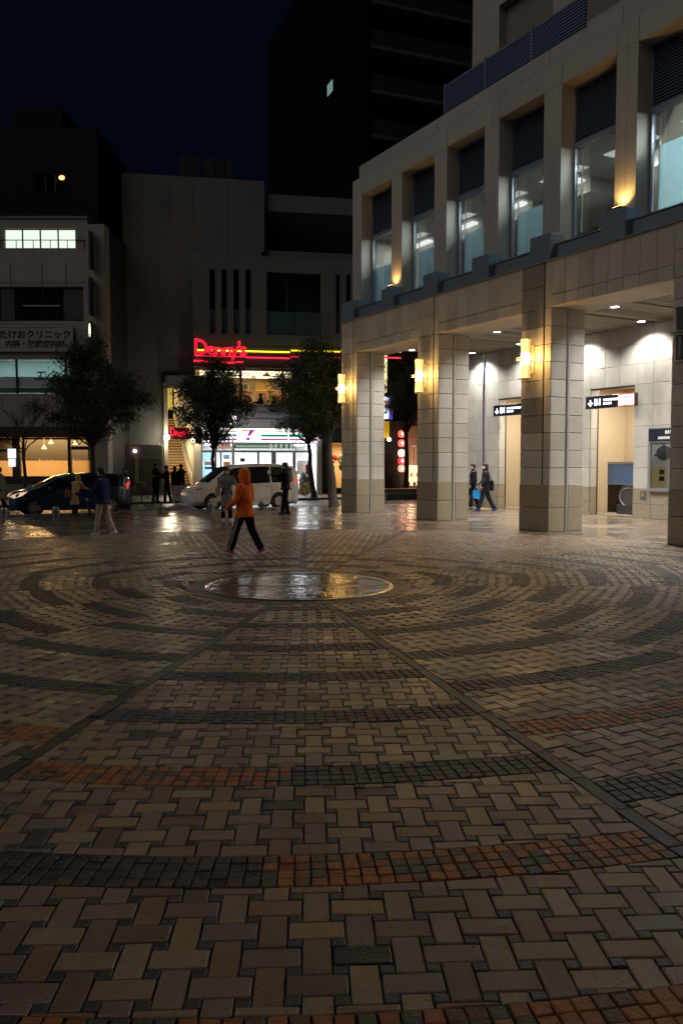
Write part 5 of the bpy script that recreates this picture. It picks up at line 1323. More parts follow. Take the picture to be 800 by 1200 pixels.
# ------------------------------------------------------------------ bollards
def bollard(label, x, y, first=[None]):
    if first[0] is None:
        r = thing('bollard', label, 'bollard', (x, y, 0), 0, 'short steel bollards along the kerb')
        b = MB(); b.lathe([(.125, -.02), (.125, .21), (.115, .215), (.115, .235), (.125, .24), (.122, .27), (.10, .31), (.06, .335), (.0, .345)], 22); b.build('post', M('bollard_steel', (.30, .30, .31), .35, metal=.85), r, smooth=True)
        b = MB(); b.lathe([(.127, .13), (.127, .165)], 22); b.build('band', M('bollard_band', (.08, .08, .09), .4), r)
        b = MB(); b.lathe([(.145, -.01), (.145, .012), (.128, .02)], 22); b.build('base_ring', dark_steel, r)
        first[0] = r
    else:
        r = copy_tree(first[0]); r.location = (x, y, 0); r['label'] = label
for lab, px_, py_ in (('steel bollard nearest the left edge of the photo', 5.5, 606), ('steel bollard in front of the door of the blue car', 66, 605), ('steel bollard standing clear between the two parked cars', 188.5, 601.5), ('steel bollard in front of the front wheel of the white van', 247, 598.5), ('steel bollard right of the orange hooded person by the van', 307, 596.5), ('steel bollard hidden behind the walking man in beige trousers', 127, 603.5)):
    bollard(lab, *ground(px_, py_))
gx, gy = ground(451, 586)
bollard('steel bollard seen between the two leftmost columns', gx, gy)

# ------------------------------------------------------------------ vehicles
tyre_m = M('tyre_rubber', (.016, .016, .017), .75); rim_m = M('alloy_rim', (.55, .55, .56), .3, metal=.9)
car_glass = M('car_glass', (.010, .012, .014), .04, spec=.8)
lens = M('headlamp_lens', (.55, .58, .62), .08, coat=1.0); red_lens = M('tail_lens', (.30, .01, .012), .12, coat=1.0)
def interp(tab, x):
    for (a, va), (b_, vb) in zip(tab[:-1], tab[1:]):
        if a <= x <= b_:
            t = (x - a) / (b_ - a) if b_ > a else 0
            return va + (vb - va) * t
    return tab[0][1] if x < tab[0][0] else tab[-1][1]
def vehicle(name, label, cat, loc, rz, paint, L, W, top, belt, plan, wheels, wr, win, shield, spokes, tail_on, hub, extra):
    """x forward; top/belt/plan are tables of height, belt height and half width along x"""
    root = thing(name, label, cat, loc, rz)
    xs = sorted(set([round(-L / 2 + L * i / 46, 3) for i in range(47)] + [w for s in win for w in s[:2]] + list(shield)))
    zb = .20
    def ring(x):
        t, be, w = interp(top, x), interp(belt, x), interp(plan, x)
        be = min(be, t - .05); tum = min(1, max(0, (t - be)) / .8)
        zr = t - .10 * tum - .015
        p = [(0, zb), (w * .80, zb), (w * .965, zb + .10), (w, .42), (w * 1.0, .62), (w * .992, be - .10), (w * .975, be), (w * (.975 - .09 * tum), be + (zr - be) * .55), (w * (.975 - .17 * tum), zr), (w * (.80 - .14 * tum), t - .012), (w * .40, t + .008), (0, t + .014)]
        return p
    R_ = [ring(x) for x in xs]; n = len(R_[0])
    secs = [[(x, y, z) for y, z in r] + [(x, -y, z) for y, z in r[-2:0:-1]] for x, r in zip(xs, R_)]
    b = MB(); b.rings(secs); body = b.build('body', paint, root, smooth=True)
    # glass set 4 mm proud of the body shell
    def quadstrip(x0, x1, lo, hi, side, off=.005, inset=0.0):
        b = MB(); sel = [i for i, x in enumerate(xs) if x0 - 1e-6 <= x <= x1 + 1e-6]; vs = []
        for i in sel:
            for j in (lo, lo + .5, hi - .5, hi) if hi - lo == 2 else (lo, hi):
                j0 = int(j); f = j - j0
                y0, z0 = R_[i][j0]; y1, z1 = R_[i][min(j0 + 1, n - 1)]
                y, z = y0 + (y1 - y0) * f, z0 + (z1 - z0) * f
                vs.append((xs[i], side * (y + off), z + off * .3))
        m_ = len(vs) // len(sel); fs = []
        for i in range(len(sel) - 1):
            for k in range(m_ - 1):
                q = (i * m_ + k, (i + 1) * m_ + k, (i + 1) * m_ + k + 1, i * m_ + k + 1); fs.append(q if side > 0 else q[::-1])
        b.add(vs, fs); return b
    for x0, x1 in win:
        for s in (1, -1): quadstrip(x0, x1, 6, 8, s).build('side_window', car_glass, root, smooth=True)
    # windscreen over the raked part
    b = MB(); sel = [i for i, x in enumerate(xs) if shield[0] - 1e-6 <= x <= shield[1] + 1e-6]; vs = []
    for i in sel:
        for y, z in [(R_[i][9][0], R_[i][9][1]), R_[i][10], R_[i][11], (-R_[i][10][0], R_[i][10][1]), (-R_[i][9][0], R_[i][9][1])]: vs.append((xs[i] + .004, y, z + .006))
    b.add(vs, [(i * 5 + k, (i + 1) * 5 + k, (i + 1) * 5 + k + 1, i * 5 + k + 1) for i in range(len(sel) - 1) for k in range(4)])
    b.build('windscreen', car_glass, root, smooth=True)
    for wx in wheels:
        for s in (1, -1):
            w = interp(plan, wx)
            b = MB(); X = Matrix.Translation((wx, s * (w - .11), wr)) @ Matrix.Rotation(-s * PI / 2, 4, 'X')
            b.lathe([(wr * .6, -.10), (wr * .97, -.10), (wr, -.07), (wr, .09), (wr * .95, .118), (wr * .68, .122), (wr * .66, .10)], 30, X=X)
            ty = b.build('tyre', tyre_m, root, smooth=True)
            b = MB(); b.lathe([(wr * .68, .06), (wr * .68, .118), (wr * .62, .120), (wr * .60, .07), (.05, .065), (.05, .02)], 26, X=X)
            rm = b.build('rim', M('rim_dark', (.05, .05, .05), .4, metal=.6) if not hub else rim_m, ty, smooth=True)
            b = MB()
            for k in range(spokes):
                a = 2 * PI * k / spokes; ca, sa = math.cos(a), math.sin(a)
                v = []
                for r, hw, zz in ((.03, .030, .105), (wr * .64, .034 if not hub else .055, .118)):
                    v += [(r * ca - hw * sa, r * sa + hw * ca, zz), (r * ca + hw * sa, r * sa - hw * ca, zz)]
                v += [(x, y, z - .03) for x, y, z in v]
                b.add(v, [(0, 1, 3, 2), (4, 6, 7, 5), (0, 2, 6, 4), (1, 5, 7, 3), (2, 3, 7, 6)], X=X)
            b.lathe([(.055, .09), (.055, .118), (.02, .124)], 12, X=X); b.build('spokes', rim_m, rm)
            b = MB(); sec = []                              # dark arch round the wheel
            for k in range(15):
                a = PI * (k / 14) * 1.16 - .08 * PI
                sec.append([(wx + r * math.cos(a), s * (w + y), wr + r * math.sin(a)) for r, y in ((wr * .9, -.02), (wr * .9, .004), (wr * 1.17, .004), (wr * 1.17, -.02))])
            b.rings(sec); b.build('wheel_arch', M('arch_black', (.012, .012, .012), .8), root)
    fx = L / 2
    for s in (1, -1):
        hz = extra['head_z']; w = interp(plan, fx - .22)
        b = MB(); pts = [(fx - .035, s * w * .50, hz - .05), (fx - .02, s * w * .52, hz + .05), (fx - .10, s * w * .82, hz + .10), (fx - .30, s * (interp(plan, fx - .30) + .01), hz + .17), (fx - .52, s * (interp(plan, fx - .52) + .012), hz + .20), (fx - .34, s * (interp(plan, fx - .34) + .012), hz + .05), (fx - .09, s * (w * .86), hz - .04)]
        inner = [(x - .03, y * .96, z) for x, y, z in pts]
        if s < 0: pts, inner = pts[::-1], inner[::-1]
        b.rings([inner, pts]); b.build('headlight', extra.get('head_mat', lens), root)
        tz = extra['tail_z']; rx = -L / 2; w2 = interp(plan, rx + .12)
        b = MB(); pts = [(rx + .03, s * (w2 - .16), tz - .14), (rx + .02, s * (w2 - .13), tz + .16), (rx + .08, s * (w2 + .012), tz + .17), (rx + .17, s * (w2 + .02), tz + .13), (rx + .19, s * (w2 + .02), tz - .10)]
        inner = [(x + .03, y * .95, z) for x, y, z in pts]
        b.rings([pts, inner] if s > 0 else [inner, pts]); b.build('taillight', glow('tail_red', (1, .05, .03), 1.2) if tail_on and s > 0 else red_lens, root)
        b = MB(); mx = shield[1] - .38; mw = interp(plan, mx); b.ball((mx, s * (mw + .10), extra['mir_z']), (.07, .10, .085), 10, 8); b.box(mx - .02, mx + .02, min(s * (mw - .06), s * (mw + .03)), max(s * (mw - .06), s * (mw + .03)), extra['mir_z'] - .05, extra['mir_z'] - .01); b.build('mirror', paint, root, smooth=True)
        for hx in extra['handles']:
            hw = interp(plan, hx); b = MB(); y0, y1 = sorted((s * (hw - .015), s * (hw + .028))); b.cbox(hx - .10, hx + .10, y0, y1, extra['handle_z'], extra['handle_z'] + .04, .008); b.build('door_handle', extra.get('handle_mat', paint), root)
        for dx in extra['doors']:                           # shut lines
            b = MB(); dw = interp(plan, dx); y0, y1 = sorted((s * (dw - .02), s * (dw + .0025))); b.box(dx - .006, dx + .006, y0, y1, .36, interp(belt, dx) - .06); b.build('door_seam', black, root)
        b = MB(); x0, x1 = wheels[0] + wr + .12, wheels[1] - wr - .12; y0, y1 = sorted((s * (interp(plan, 0) - .05), s * (interp(plan, 0) + .008))); b.cbox(x0, x1, y0, y1, .20, .31, .02); b.build('side_sill', extra.get('sill_mat', paint), root)
    b = MB(); b.cbox(fx - .10, fx - .005, -.50, .50, .36, hz - .06, .02); gr = b.build('grille', M('grille_black', (.02, .02, .02), .4), root)
    for k in range(3): b = MB(); z = .40 + k * .08; b.box(fx - .008, fx + .006, -.48, .48, z, z + .022); b.build('grille_bar', steel, gr)
    b = MB(); b.cbox(fx - .012, fx + .012, -.17, .17, .40, .56, .006); b.build('number_plate', M('plate_white', (.7, .7, .68), .5), root)
    b = MB(); b.cbox(-L / 2 - .012, -L / 2 + .03, -.17, .17, .62, .78, .006); b.build('number_plate', M('plate_white', (.7, .7, .68), .5), root)
    b = MB(); rxx = -L / 2; b.add([(rxx + .02, -.55, interp(belt, rxx + .1) + .06), (rxx + .02, .55, interp(belt, rxx + .1) + .06), (rxx + .09, .5, interp(top, rxx + .1) - .12), (rxx + .09, -.5, interp(top, rxx + .1) - .12), (rxx - .012, -.55, interp(belt, rxx + .1) + .06), (rxx - .012, .55, interp(belt, rxx + .1) + .06), (rxx + .02, .5, interp(top, rxx + .1) - .12), (rxx + .02, -.5, interp(top, rxx + .1) - .12)], [(4, 7, 6, 5), (0, 4, 5, 1), (3, 2, 6, 7), (0, 3, 7, 4), (1, 5, 6, 2)]); b.build('rear_window', car_glass, root)
    return root
pearl = M('van_white', (.86, .86, .85), .22, coat=.8)
blue_p = M('car_blue', (.011, .050, .125), .22, metal=.35, coat=1.0)
street_rz = math.atan2(-A.n[1], -A.n[0])                     # heading left along the street
v_ = vehicle('parked_van', 'white people carrier parked facing left in front of the store', 'van', A.w(-4.87, -2.08, -.10), street_rz, pearl, 4.70, 1.70,
        [(-2.36, 1.62), (-2.22, 1.76), (-1.6, 1.85), (-.6, 1.87), (.35, 1.82), (.75, 1.72), (1.55, 1.13), (1.75, 1.02), (2.15, .90), (2.28, .80), (2.36, .62)],
        [(-2.36, 1.12), (-1, 1.10), (.6, 1.04), (1.3, .98), (1.6, .93), (2.36, .5)],
        [(-2.36, .70), (-2.25, .80), (-1.9, .845), (1.2, .845), (1.8, .80), (2.15, .72), (2.28, .62), (2.36, .50)],
        (-1.42, 1.44), .33, [(-2.05, -1.10), (-1.02, -.08), (0.0, .74), (.80, 1.24)], (.74, 1.56), 10, True, False,
        dict(head_z=.72, tail_z=1.10, mir_z=1.08, handles=(.12, -.92), handle_z=.93, doors=(.86, -.05, -1.08), handle_mat=steel, sill_mat=pearl))
c_ = vehicle('parked_car', 'dark blue small hatchback parked facing left by the clinic', 'car', A.w(-4.82, -8.85, -.10), street_rz, blue_p, 4.25, 1.69,
        [(-2.14, 1.25), (-2.0, 1.42), (-1.5, 1.50), (-.5, 1.53), (.2, 1.49), (.5, 1.41), (1.20, 1.04), (1.42, .97), (1.85, .88), (2.04, .76), (2.14, .58)],
        [(-2.14, 1.02), (-1, 1.00), (.6, .95), (1.1, .93), (1.4, .90), (2.14, .46)],
        [(-2.14, .68), (-2.0, .79), (-1.7, .84), (1.1, .84), (1.7, .79), (1.95, .70), (2.06, .60), (2.14, .46)],
        (-1.30, 1.36), .315, [(-1.80, -.98), (-.90, -.04), (.04, .66), (.72, 1.04)], (.48, 1.22), 7, True, True,
        dict(head_z=.68, tail_z=1.02, mir_z=.98, handles=(.14, -.80), handle_z=.82, doors=(.80, .0, -.94), head_mat=M('head_warm', (.7, .6, .5), .1, coat=1, emit=(1, .66, .42), es=.7)))

# ------------------------------------------------------------------ bicycles
def bicycle(label, x, y, z, rz, basket=False, col=(.03, .03, .035), group='bicycles parked around the square', seat=None):
    r = thing('bicycle', label, 'bicycle', (x, y, z), rz, group); fm = M('bike_%d' % int(col[0] * 1000), col, .35, metal=.3)
    for wx in (-.52, .54):
        b = MB(); b.sweep([(wx + .31 * math.cos(2 * PI * k / 28), 0, .33 + .31 * math.sin(2 * PI * k / 28)) for k in range(29)], .018, 6, cap=False); w = b.build('wheel', tyre_m, r, smooth=True)
        b = MB()
        for k in range(12): a = PI * k / 6; b.sweep([(wx, 0, .33), (wx + .29 * math.cos(a), 0, .33 + .29 * math.sin(a))], .0035, 4)
        b.build('spokes', steel, w); b = MB(); b.sweep([(wx, -.05, .33), (wx, .05, .33)], .022, 8); b.build('hub', steel, w)
        b = MB(); b.sweep([(wx + .345 * math.cos(a), 0, .33 + .345 * math.sin(a)) for a in [PI * (.15 + .75 * k / 10) for k in range(11)]], .022, 5, flat=.4); b.build('mudguard', fm, r, smooth=True)
    b = MB(); t = .016
    for p, q in (((-.52, 0, .33), (-.10, 0, .30)), ((-.10, 0, .30), (-.22, 0, .80)), ((-.10, 0, .30), (.40, 0, .72)), ((-.17, 0, .58), (.40, 0, .80)), ((-.52, 0, .33), (-.18, 0, .66)), ((.38, 0, .90), (.54, 0, .33))): b.sweep([p, q], t, 7)
    b.build('frame', fm, r, smooth=True)
    b = MB(); b.sweep([(.37, 0, .88), (.36, 0, 1.02), (.36, .12, 1.06), (.24, .27, 1.04)], .012, 6); b.sweep([(.36, 0, 1.02), (.36, -.12, 1.06), (.24, -.27, 1.04)], .012, 6); b.build('handlebar', steel, r, smooth=True)
    b = MB(); b.ball((-.25, 0, .86), (.13, .085, .04), 10, 6); b.sweep([(-.22, 0, .78), (-.24, 0, .85)], .014, 6); b.build('saddle', black, r, smooth=True)
    b = MB(); b.sweep([(-.10, -.09, .30), (-.10, .09, .30)], .014, 6); b.sweep([(-.10, .09, .30), (0, .09, .22)], .011, 5); b.sweep([(-.10, -.09, .30), (-.2, -.09, .38)], .011, 5); b.build('crank', steel, r)
    if basket:
        bk = MB()
        for k in range(5): z0 = .78 + k * .055; bk.sweep([(.46, -.16, z0), (.74, -.16, z0), (.74, .16, z0), (.46, .16, z0), (.46, -.16, z0)], .006, 4)
        for k in range(7): y0 = -.16 + k * .053; bk.sweep([(.74, y0, .78), (.74, y0, 1.0)], .005, 4); bk.sweep([(.46, y0, .78), (.46, y0, 1.0)], .005, 4)
        bk.build('basket', steel, r)
    b = MB(); b.sweep([(-.50, .03, .33), (-.56, .12, .0)], .010, 5); b.build('kickstand', steel, r)
    return r
gx, gy = ground(160, 594, -.1)
bicycle('dark bicycle standing in the road behind the blue car', gx, gy, -.10, street_rz + PI + .1)
gx, gy = ground(351, 581)
bk_ = bicycle('pale bicycle with front basket parked outside the right end of the store', gx, gy, 0.0, -1.0, True, (.30, .30, .31))
p_ = A.w(-.15, 5.9); bicycle('dark bicycle behind the walking couple under the arcade', p_.x, p_.y, 0, A.a + 1.2)
p_ = ground(351, 572)
pl = thing('flower_bundle', 'pale round flower bundle in the basket of the parked bicycle', 'flowers', (gx + .33, gy - .55, .84))
b = MB(); rf = random.Random(9)
for _ in range(160):
    v = Vector((rf.gauss(0, 1), rf.gauss(0, 1), rf.gauss(0, 1))).normalized() * rf.uniform(.14, .30)
    b.ball((v.x, v.y, v.z + .18), .035, 5, 4)
b.build('blossom', M('pale_blossom', (.30, .27, .30), .7), pl, kind='stuff')
b = MB(); b.lathe([(.03, -.12), (.10, .06), (.11, .10)], 10); b.build('wrap', M('wrap_paper', (.35, .33, .30), .7), pl)

# street lamp before the store
gx, gy = D.w(D.px(273, 577, -1.6)[0], -1.6).xy
sl_ = thing('street_lamp', 'white square street lantern on a pole before the store entrance', 'street lamp', (gx, gy, 0))
b = MB(); b.sweep([(0, 0, 0), (0, 0, 3.9)], .055, 10); b.build('pole', white_p, sl_, smooth=True); b = MB(); b.lathe([(.12, 0), (.12, .1), (.06, .16)], 12); b.build('base', dark_steel, sl_)
zl = D.px(273, 492, -1.6)[1]
b = MB(); b.cbox(-.20, .20, -.20, .20, zl - .28, zl + .22, .03); b.build('lantern', glow('lantern_white', (1, .95, .85), 6), sl_); b = MB(); b.cbox(-.32, .32, -.32, .32, zl + .225, zl + .33, .05); b.build('cap', dark_steel, sl_)
for q in (-1, 1):
    b = MB(); b.box(q * .20 - .02, q * .20 + .02, -.23, -.205, zl - .28, zl + .22); b.build('corner_bar', alu, sl_)
lamp('POINT', 'street_light', 90, (1, .92, .78), sl_, (0, -.5, zl), .2)
# white signboard by the waiting group
gx, gy = ground(214, 589.5)
wb2 = thing('signboard', 'white easel signboard with grey outline drawing beside the waiting group', 'signboard', (gx, gy, 0), .15)
b = MB(); b.cbox(-.42, .42, -.02, .02, .10, .78, .01); b.build('panel', M('board_white', (.5, .5, .47), .6), wb2)
b = MB(); b.wall(-.45, .45, .07, .81, [(-.41, .41, .11, .77)], -.03, .03); b.build('frame', alu, wb2)
for q in (-.4, .4): b = MB(); b.sweep([(q, 0, .1), (q, -.12, 0)], .012, 5); b.sweep([(q, 0, .8), (q, .25, 0)], .012, 5); b.build('leg', alu, wb2)
b = MB(); b.sweep([(-.22, -.026, .30), (-.22, -.026, .58), (.02, -.026, .66), (.20, -.026, .52), (.05, -.026, .42), (-.15, -.026, .46)], .018, 5); b.sweep([(-.1, -.026, .22), (.16, -.026, .30), (.28, -.026, .25)], .016, 5); b.build('drawing', M('board_ink', (.05, .05, .05), .7), wb2)

# ------------------------------------------------------------------ people
skin_m = M('skin', (.50, .31, .22), .55); hair_m = M('hair_black', (.012, .010, .010), .5)
def person(label, loc, face, H, legs, arms, jacket, trousers, shoes, hair='short', hem=.86, lean=0, group=None, hood=None, mask=False, hands=True, flare=1.0, belly=1.0, collar=True, stripe=None, sole=None, head_turn=0.0, sit=False, cap=None):
    """legs/arms: left then right; leg = (thigh forward deg, knee bend deg); arm = (forward deg, out deg, elbow bend deg)"""
    s = H / 1.70
    root = thing('person', label, 'person', loc, face - PI / 2, group)
    hipz = .0; J = {}
    def down(a): return Vector((0, math.sin(R(a)), -math.cos(R(a))))
    for sd, (th, kn) in zip((-1, 1), legs):
        h = Vector((sd * .092, 0, 0)); k = h + down(th) * .43; a = k + down(th - kn) * .42
        J[sd] = [h, k, a, th - kn]
    low = min(J[-1][2].z, J[1][2].z); pz = .085 - low
    up = Matrix.Translation((0, 0, pz)) @ Matrix.Rotation(-R(lean), 4, 'X')
    P = lambda x, y, z: up @ Vector((x, y, z))
    pel, spi, che, nek, hdb, hdt = P(0, 0, .02), P(0, .0, .20), P(0, .01, .40), P(0, -.005, .57), P(0, .015, .635), P(0, .03, .72)
    for sd in (-1, 1): J[sd][:3] = [q + Vector((0, 0, pz)) for q in J[sd][:3]]
    AR = {}
    for sd, (fw, ot, el) in zip((-1, 1), arms):
        sh = P(sd * .185, -.005, .505)
        rot = Matrix.Rotation(R(fw), 3, 'X') @ Matrix.Rotation(R(-sd * ot), 3, 'Y')
        ua = rot @ Vector((0, 0, -1)); e = sh + ua * .28
        fa = Matrix.Rotation(R(fw + el), 3, 'X') @ Matrix.Rotation(R(-sd * ot * .4), 3, 'Y') @ Vector((0, 0, -1)); w = e + fa * .25
        AR[sd] = (sh, e, w, fa)
    # ---- body: one skinned surface
    V, E, RD = [], [], []
    def vx(p, r): V.append(Vector(p) * s); RD.append(r * s); return len(V) - 1
    i0 = vx(pel, .115); i1 = vx(spi, .11); i2 = vx(che, .125); i3 = vx(P(0, 0, .50), .09); i4 = vx(nek, .05); i5 = vx(hdb, .055); E += [(i0, i1), (i1, i2), (i2, i3), (i3, i4), (i4, i5)]
    for sd in (-1, 1):
        h, k, a, ang = J[sd]; a1 = vx(h, .082); a2 = vx((h + k) / 2, .070); a3 = vx(k, .052); a4 = vx((k + a) / 2, .050); a5 = vx(a, .036)
        E += [(i0, a1), (a1, a2), (a2, a3), (a3, a4), (a4, a5)]
        sh, e, w, fa = AR[sd]; b1 = vx(sh, .052); b2 = vx(e, .038); b3 = vx(w, .026); b4 = vx(w + fa * .05, .030); b5 = vx(w + fa * .085, .026); E += [(i3, b1), (b1, b2), (b2, b3), (b3, b4), (b4, b5)]
    me = bpy.data.meshes.new('body_base'); me.from_pydata(V, E, []); ob = bpy.data.objects.new('body_base', me); C.objects.link(ob)
    md = ob.modifiers.new('skin', 'SKIN'); ss = ob.modifiers.new('smooth', 'SUBSURF'); ss.levels = 1; ss.render_levels = 1
    for v_, r_ in zip(me.skin_vertices[0].data, RD): v_.radius = (r_, r_)
    me.skin_vertices[0].data[0].use_root = True
    ev = ob.evaluated_get(bpy.context.evaluated_depsgraph_get()); m2 = bpy.data.meshes.new_from_object(ev)
    b = MB(); b.add([v.co.copy() for v in m2.vertices], [tuple(p.vertices) for p in m2.polygons])
    bpy.data.objects.remove(ob); bpy.data.meshes.remove(me); bpy.data.meshes.remove(m2)
    # head with brow, nose, chin and ears
    HM = Matrix.Translation(hdt * s) @ Matrix.Rotation(head_turn, 4, 'Z') @ Matrix.Rotation(-R(lean * .4), 4, 'X')
    secs = []
    for z, rx, ry, cy in ((-.105, .030, .032, .045), (-.095, .048, .052, .035), (-.06, .062, .075, .018), (-.02, .070, .088, .006), (.03, .074, .095, .0), (.07, .070, .088, -.006), (.105, .048, .062, -.010), (.120, .016, .02, -.012)):
        secs.append([(rx * math.cos(2 * PI * k / 16) * s, (cy + ry * math.sin(2 * PI * k / 16)) * s, z * s) for k in range(16)])
    b.rings(secs, X=HM)
    b.ball((0, .102 * s, -.020 * s), (.012 * s, .020 * s, .024 * s), 8, 6, X=HM)
    for q in (-1, 1): b.ball((q * .074 * s, -.005 * s, -.01 * s), (.010 * s, .022 * s, .032 * s), 8, 6, X=HM)
    b.ball((0, .090 * s, -.062 * s), (.022 * s, .010 * s, .006 * s), 8, 5, X=HM)
    if hands:
        for sd in (-1, 1):
            sh, e, w, fa = AR[sd]; base = w + fa * .08; side = Vector((0, 1, 0)) if abs(fa.z) > .5 else Vector((0, 0, 1)); side = (side - fa * side.dot(fa)).normalized(); nrm = fa.cross(side)
            for f, (off, L_) in enumerate(((.026, .062), (.009, .072), (-.008, .068), (-.024, .052))):
                p0 = base + side * off - fa * .02; p1 = p0 + fa * L_ * .6; p2 = p1 + (fa * .75 - nrm * .55 * sd).normalized() * L_ * .35; p3 = p2 + (fa * .35 - nrm * .9 * sd).normalized() * L_ * .3
                b.sweep([q * s for q in (p0, p1, p2, p3)], [.0085 * s, .0085 * s, .0078 * s, .006 * s], 6)
            t0 = w + fa * .035 + side * .024; b.sweep([t0 * s, (t0 + side * .022 + fa * .03) * s, (t0 + side * .026 + fa * .058) * s], [.011 * s, .010 * s, .007 * s], 6)
    body = b.build('body', skin_m, root, smooth='all')
    for q in (-1, 1):
        b = MB(); b.ball((q * .030 * s, .089 * s, .006 * s), (.012 * s, .006 * s, .007 * s), 8, 5, X=HM); b.build('eye', M('eye_dark', (.03, .02, .02), .2), body)
    # ---- trousers
    b = MB()
    for sd in (-1, 1):
        h, k, a, ang = J[sd]
        pts = [h + Vector((0, 0, .06)), h, (h + k) / 2, k, (k + a) / 2, a + Vector((0, 0, .01))]
        pp, rr2 = dense(pts, [.10, .108, .092, .076, .073, .072], 4)
        b.sweep([q * s for q in pp], [r * s * flare for r in rr2], 14)
    secs = [[Vector((.155 * q * math.cos(2 * PI * t / 16), .115 * q * math.sin(2 * PI * t / 16), z)) for t in range(16)] for z, q in ((-.07, .9), (0, 1.03), (.08, 1.0), (.14, .93))]
    b.rings([[(up @ v) * s for v in r] for r in secs]); crumple(b, s, .010); tr_ = b.build('trousers', trousers, root, smooth='all')
    if stripe:
        b = MB()
        for sd in (-1, 1):
            h, k, a, ang = J[sd]; o = Vector((sd * .1, 0, 0))
            for w_ in (-.016, .016):
                b.sweep([(h + o * 1.06 + Vector((0, w_, 0))) * s, ((h + k) / 2 + o * .93 + Vector((0, w_, 0))) * s, (k + o * .76 + Vector((0, w_, 0))) * s, (a + o * .64 + Vector((0, w_, .02))) * s], .006 * s, 5)
        b.build('side_stripe', stripe, tr_)
    # ---- shoes
    for sd in (-1, 1):
        h, k, a, ang = J[sd]; pit = max(-.2, min(.9, -R(ang) * .75)) if (a.z - .085) > .02 or ang < -12 else 0.0
        X = Matrix.Translation(a * s) @ Matrix.Rotation(-pit if ang < -12 else (.25 if ang > 14 else 0), 4, 'X') @ Matrix.Rotation(-sd * .10, 4, 'Z')
        secs = []
        for y, w, zt in ((-.085, .030, -.010), (-.07, .040, .03), (-.02, .043, .045), (.05, .045, .0), (.11, .049, -.028), (.155, .040, -.042), (.178, .018, -.055)):
            secs.append([(w * math.cos(t) * s, y * s, (max(-.062, -.062 + (zt + .062) * (.5 + .5 * math.sin(t)))) * s) for t in [2 * PI * q / 12 for q in range(12)]])
        b = MB(); b.rings(secs, X=X); so_ = b.build('shoe', shoes, root, smooth=True)
        b = MB(); b.rings([[(x * 1.06 * s, y * s, z * s) for x, y in ((-.036, -.09), (.036, -.09), (.046, .05), (.050, .11), (.035, .165), (0, .184), (-.035, .165), (-.050, .11), (-.046, .05))] for z in (-.084, -.058)], X=X); b.build('sole', sole or black, so_)
    # ---- jacket or coat
    b = MB(); secs = []
    hz = hem - .86                                            # hem relative to the hips: 0 means hip length
    prof = []
    if hz < -.05:
        n_ = 4
        for q in range(n_): t = q / n_; prof.append((hz + (-.02 - hz) * t, .185 * belly * (1.08 - .06 * t), .150 * belly * (1.1 - .08 * t)))
    prof += [(-.02 if hz < -.05 else min(hz, -.02), .178 * belly, .135 * belly), (.12, .172 * belly, .130 * belly), (.26, .180 * belly, .132 * belly), (.38, .196, .138), (.47, .195, .122), (.53, .165, .098), (.565, .085, .078), (.60, .072, .072)]
    pf = []
    for (z0, a0, c0), (z1, a1, c1) in zip(prof[:-1], prof[1:]):
        kk = max(1, round((z1 - z0) / .035))
        for q in range(kk): t = q / kk; pf.append((z0 + (z1 - z0) * t, a0 + (a1 - a0) * t, c0 + (c1 - c0) * t))
    prof = pf + [prof[-1]]
    for z, rx, ry in prof:
        m_ = up if z > -.05 else Matrix.Translation((0, 0, pz))
        secs.append([(m_ @ Vector((rx * math.cos(2 * PI * t / 20) * (1 + .012 * math.sin(3 * t + z * 30)), .004 + ry * math.sin(2 * PI * t / 20), z))) * s for t in range(20)])
    b.rings(secs)
    for sd in (-1, 1):
        sh, e, w, fa = AR[sd]
        pp, rr2 = dense([sh + Vector((-sd * .05, 0, .0)), sh, (sh + e) / 2, e, (e + w) / 2, w + fa * .005], [.055, .078, .072, .064, .060, .050], 4)
        b.sweep([q * s for q in pp], [r * s for r in rr2], 14)
    crumple(b, s, .016)
    jk = b.build('jacket' if hem > .7 else 'coat', jacket, root, smooth='all')
    b = MB(); b.box(-.004 * s, .004 * s, 0, .004, 0, .1)
    if collar and not hood:
        b = MB(); b.rings([[(P(.075 * q * math.cos(2 * PI * t / 14), .078 * q * math.sin(2 * PI * t / 14) + .004, z)) * s for t in range(14)] for z, q in ((.555, 1.05), (.60, 1.06), (.635, 1.02))], cap=False); b.build('collar', jacket, jk, smooth='all')
    if hood:
        b = MB(); HX = Matrix.Translation((hdt + up.to_3x3() @ Vector((0, -.018, .005))) * s)
        secs = []
        for z, rx, ry, cy in ((-.20, .10, .10, -.02), (-.14, .105, .115, -.01), (-.05, .112, .125, 0), (.04, .112, .125, .0), (.10, .095, .105, -.005), (.14, .06, .065, -.02), (.155, .018, .02, -.03)):
            ring_ = []
            for t in range(20):
                a = 2 * PI * t / 20; yy = cy + ry * math.sin(a)
                if -.16 < z < .09 and math.sin(a) > .72: yy = cy + ry * .72 - .012        # the opening
                ring_.append((rx * math.cos(a) * s, yy * s, z * s))
            secs.append(ring_)
        b.rings(secs, X=HX); crumple(b, s, .010); b.build('hood', hood, jk, smooth='all')
